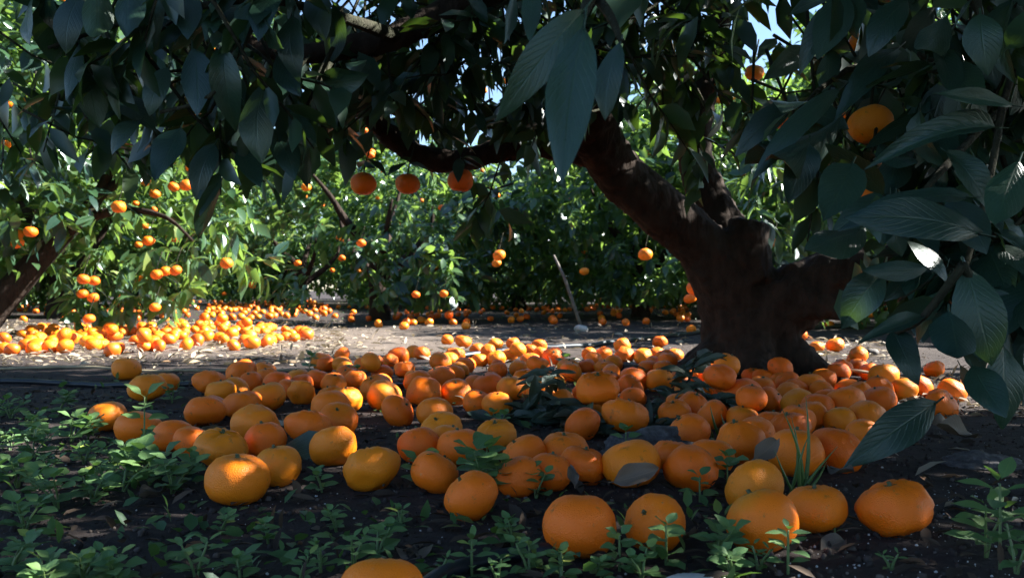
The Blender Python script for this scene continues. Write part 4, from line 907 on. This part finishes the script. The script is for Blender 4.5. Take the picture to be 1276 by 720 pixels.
for row, lst in PATCH.items():
    for i, (x, y) in enumerate(sorted(lst)):
        weed(x + random.uniform(-3, 3), y, random.uniform(20, 34) if y < 600 else random.uniform(30, 50), 'round-leaved weed, %s from left in the %s of the lower left patch' % (ORD[i], row), 300 + k, 0, 3, 3, .7, 'weed patch in the lower left corner'); k += 1
def grass_tuft(px, py, tips, label):
    g = G(px, py); g.z = ground_z(g.x, g.y); root = empty('grass_tuft', g); tag(root, label, 'grass')
    for i, (tx_, ty, w) in enumerate(tips):
        t = P(tx_, ty, g.y * (.99 + .01 * (i % 3))); b = g + Vector((random.uniform(-.012, .012), random.uniform(-.006, .006), 0)); vs, fs = [], []
        bend = Vector((random.uniform(-.01, .01), -.006, 0))
        for k in range(6):
            u = k / 5; p = b.lerp(t, u) + bend * math.sin(u * 3.1); ww = w * g.y / FPX * .5 * (1 - u ** 1.6) + .0002
            vs += [p + Vector((-ww, .0006, 0)), p + Vector((0, -.0008, 0)), p + Vector((ww, .0006, 0)), p + Vector((0, .0012, 0))]
        for k in range(5):
            for j in range(4): fs.append((k * 4 + j, k * 4 + (j + 1) % 4, k * 4 + 4 + (j + 1) % 4, k * 4 + 4 + j))
        link('blade', mesh_pd('blade', [v - g for v in vs], fs, M_GRASS), root)
grass_tuft(996, 612, [(974, 508, 6), (986, 520, 5), (1004, 494, 6), (1009, 540, 5), (1044, 556, 7), (1030, 575, 6), (965, 560, 4)], 'tuft of thin grass blades in front of the big mandarin at right')
grass_tuft(895, 552, [(885, 505, 5), (898, 515, 5), (862, 520, 4), (880, 528, 4)], 'few dark grass blades in front of the trunk foot')

# ------------------------------------------------------------------ ground cover, litter, crumbs
def scat_world(n, f):
    out = []
    while len(out) < n:
        p = f()
        if p is not None: out.append(p)
    return np.array(out)
def px_rand(x0, x1, y0, y1):
    def f():
        a = G(x0, y0).y; b = G(x0, y1).y; dd = random.uniform(b, a); x = (random.uniform(x0, x1) - CX) / FPX * dd
        return (x, dd, ground_z(x, dd))
    return f
def low_leaves(name, boxes, mat, L0, L1, up, label, cat, wid=(.9, 1.6), lift=.012):
    pts = []
    for n, x0, x1, y0, y1 in boxes:
        f = px_rand(x0, x1, y0, y1); pts.append(scat_world(n, f))
    p = np.concatenate(pts); n = len(p); ds = rng.normal(size=(n, 3)); ds[:, 2] = np.abs(ds[:, 2]) * up; nr = np.array([0, 0, 1.0]) + rng.normal(size=(n, 3)) * .35
    p[:, 2] += rng.uniform(0.002, lift, n)
    o = link(name, foliage_mesh(name, p, ds, nr, rng.uniform(L0, L1, n), mat, rng.uniform(wid[0], wid[1], n))); tag(o, label, cat, None, 'stuff'); return o
low_leaves('ground_cover', [(260, -40, 250, 515, 760), (240, 200, 950, 630, 760), (60, 60, 300, 470, 520), (120, 380, 900, 448, 560), (5200, 380, 1300, 372, 402), (1500, 0, 400, 372, 402)], M_WEEDS, .010, .028, .7, 'tiny weeds sprouting all over the orchard floor', 'weeds')
low_leaves('leaf_litter', [(2800, -40, 430, 400, 458), (700, 380, 900, 405, 480), (260, 980, 1130, 425, 470), (200, 1130, 1320, 470, 520), (600, -40, 1300, 376, 402), (50, 0, 1276, 480, 700)], M_STRAW, .018, .06, .25, 'dry leaves and straw strewn under the mandarin trees', 'leaf litter', (.25, 1.0), .012)
M_DUFF = leaf_material('brown_duff', (0.022, 0.017, 0.014), (0.085, 0.060, 0.042), (0.10, 0.07, 0.03), rough=0.8, veins=False, tfac=0.1, dust=0.0, island=True, spec=0.25)
low_leaves('leaf_duff', [(900, -60, 1340, 480, 780), (500, -60, 1340, 590, 780), (700, 150, 1250, 440, 560)], M_DUFF, .008, .034, .3, 'small brown leaf scraps and twigs on the dark soil', 'leaf litter', (.2, 1.1), .010)
GR = 1.618
OCT_T = np.array([(-1, GR, 0), (1, GR, 0), (-1, -GR, 0), (1, -GR, 0), (0, -1, GR), (0, 1, GR), (0, -1, -GR), (0, 1, -GR), (GR, 0, -1), (GR, 0, 1), (-GR, 0, -1), (-GR, 0, 1)]) * 0.26 * np.array([1, 1, .8]) * rng.uniform(.75, 1.15, (12, 1))
OCT_F = [(0, 11, 5), (0, 5, 1), (0, 1, 7), (0, 7, 10), (0, 10, 11), (1, 5, 9), (5, 11, 4), (11, 10, 2), (10, 7, 6), (7, 1, 8), (3, 9, 4), (3, 4, 2), (3, 2, 6), (3, 6, 8), (3, 8, 9), (4, 9, 5), (2, 4, 11), (6, 2, 10), (8, 6, 7), (9, 8, 1)]
def crumbs(name, boxes, mat, s0, s1, label, cat):
    p = np.concatenate([scat_world(n, px_rand(*b)) for n, *b in boxes]); n = len(p); s = s0 + (s1 - s0) * rng.random(n) ** 3
    p[:, 2] += s * .15; o = link(name, foliage_mesh(name, p, rng.normal(size=(n, 3)), rng.normal(size=(n, 3)), s, mat, rng.uniform(.7, 1.3, n), OCT_T, OCT_F)); tag(o, label, cat, None, 'stuff')
crumbs('soil_crumbs', [(9000, -60, 1340, 470, 780), (2500, -60, 1340, 400, 470)], M_CRUMB, .0025, .011, 'loose dark crumbs of soil between the fallen fruit', 'soil')
crumbs('white_grains', [(520, -60, 1340, 500, 770), (300, 940, 1300, 600, 760)], M_SPECK, .0012, .0042, 'scattered white grains on the dark soil', 'grains')
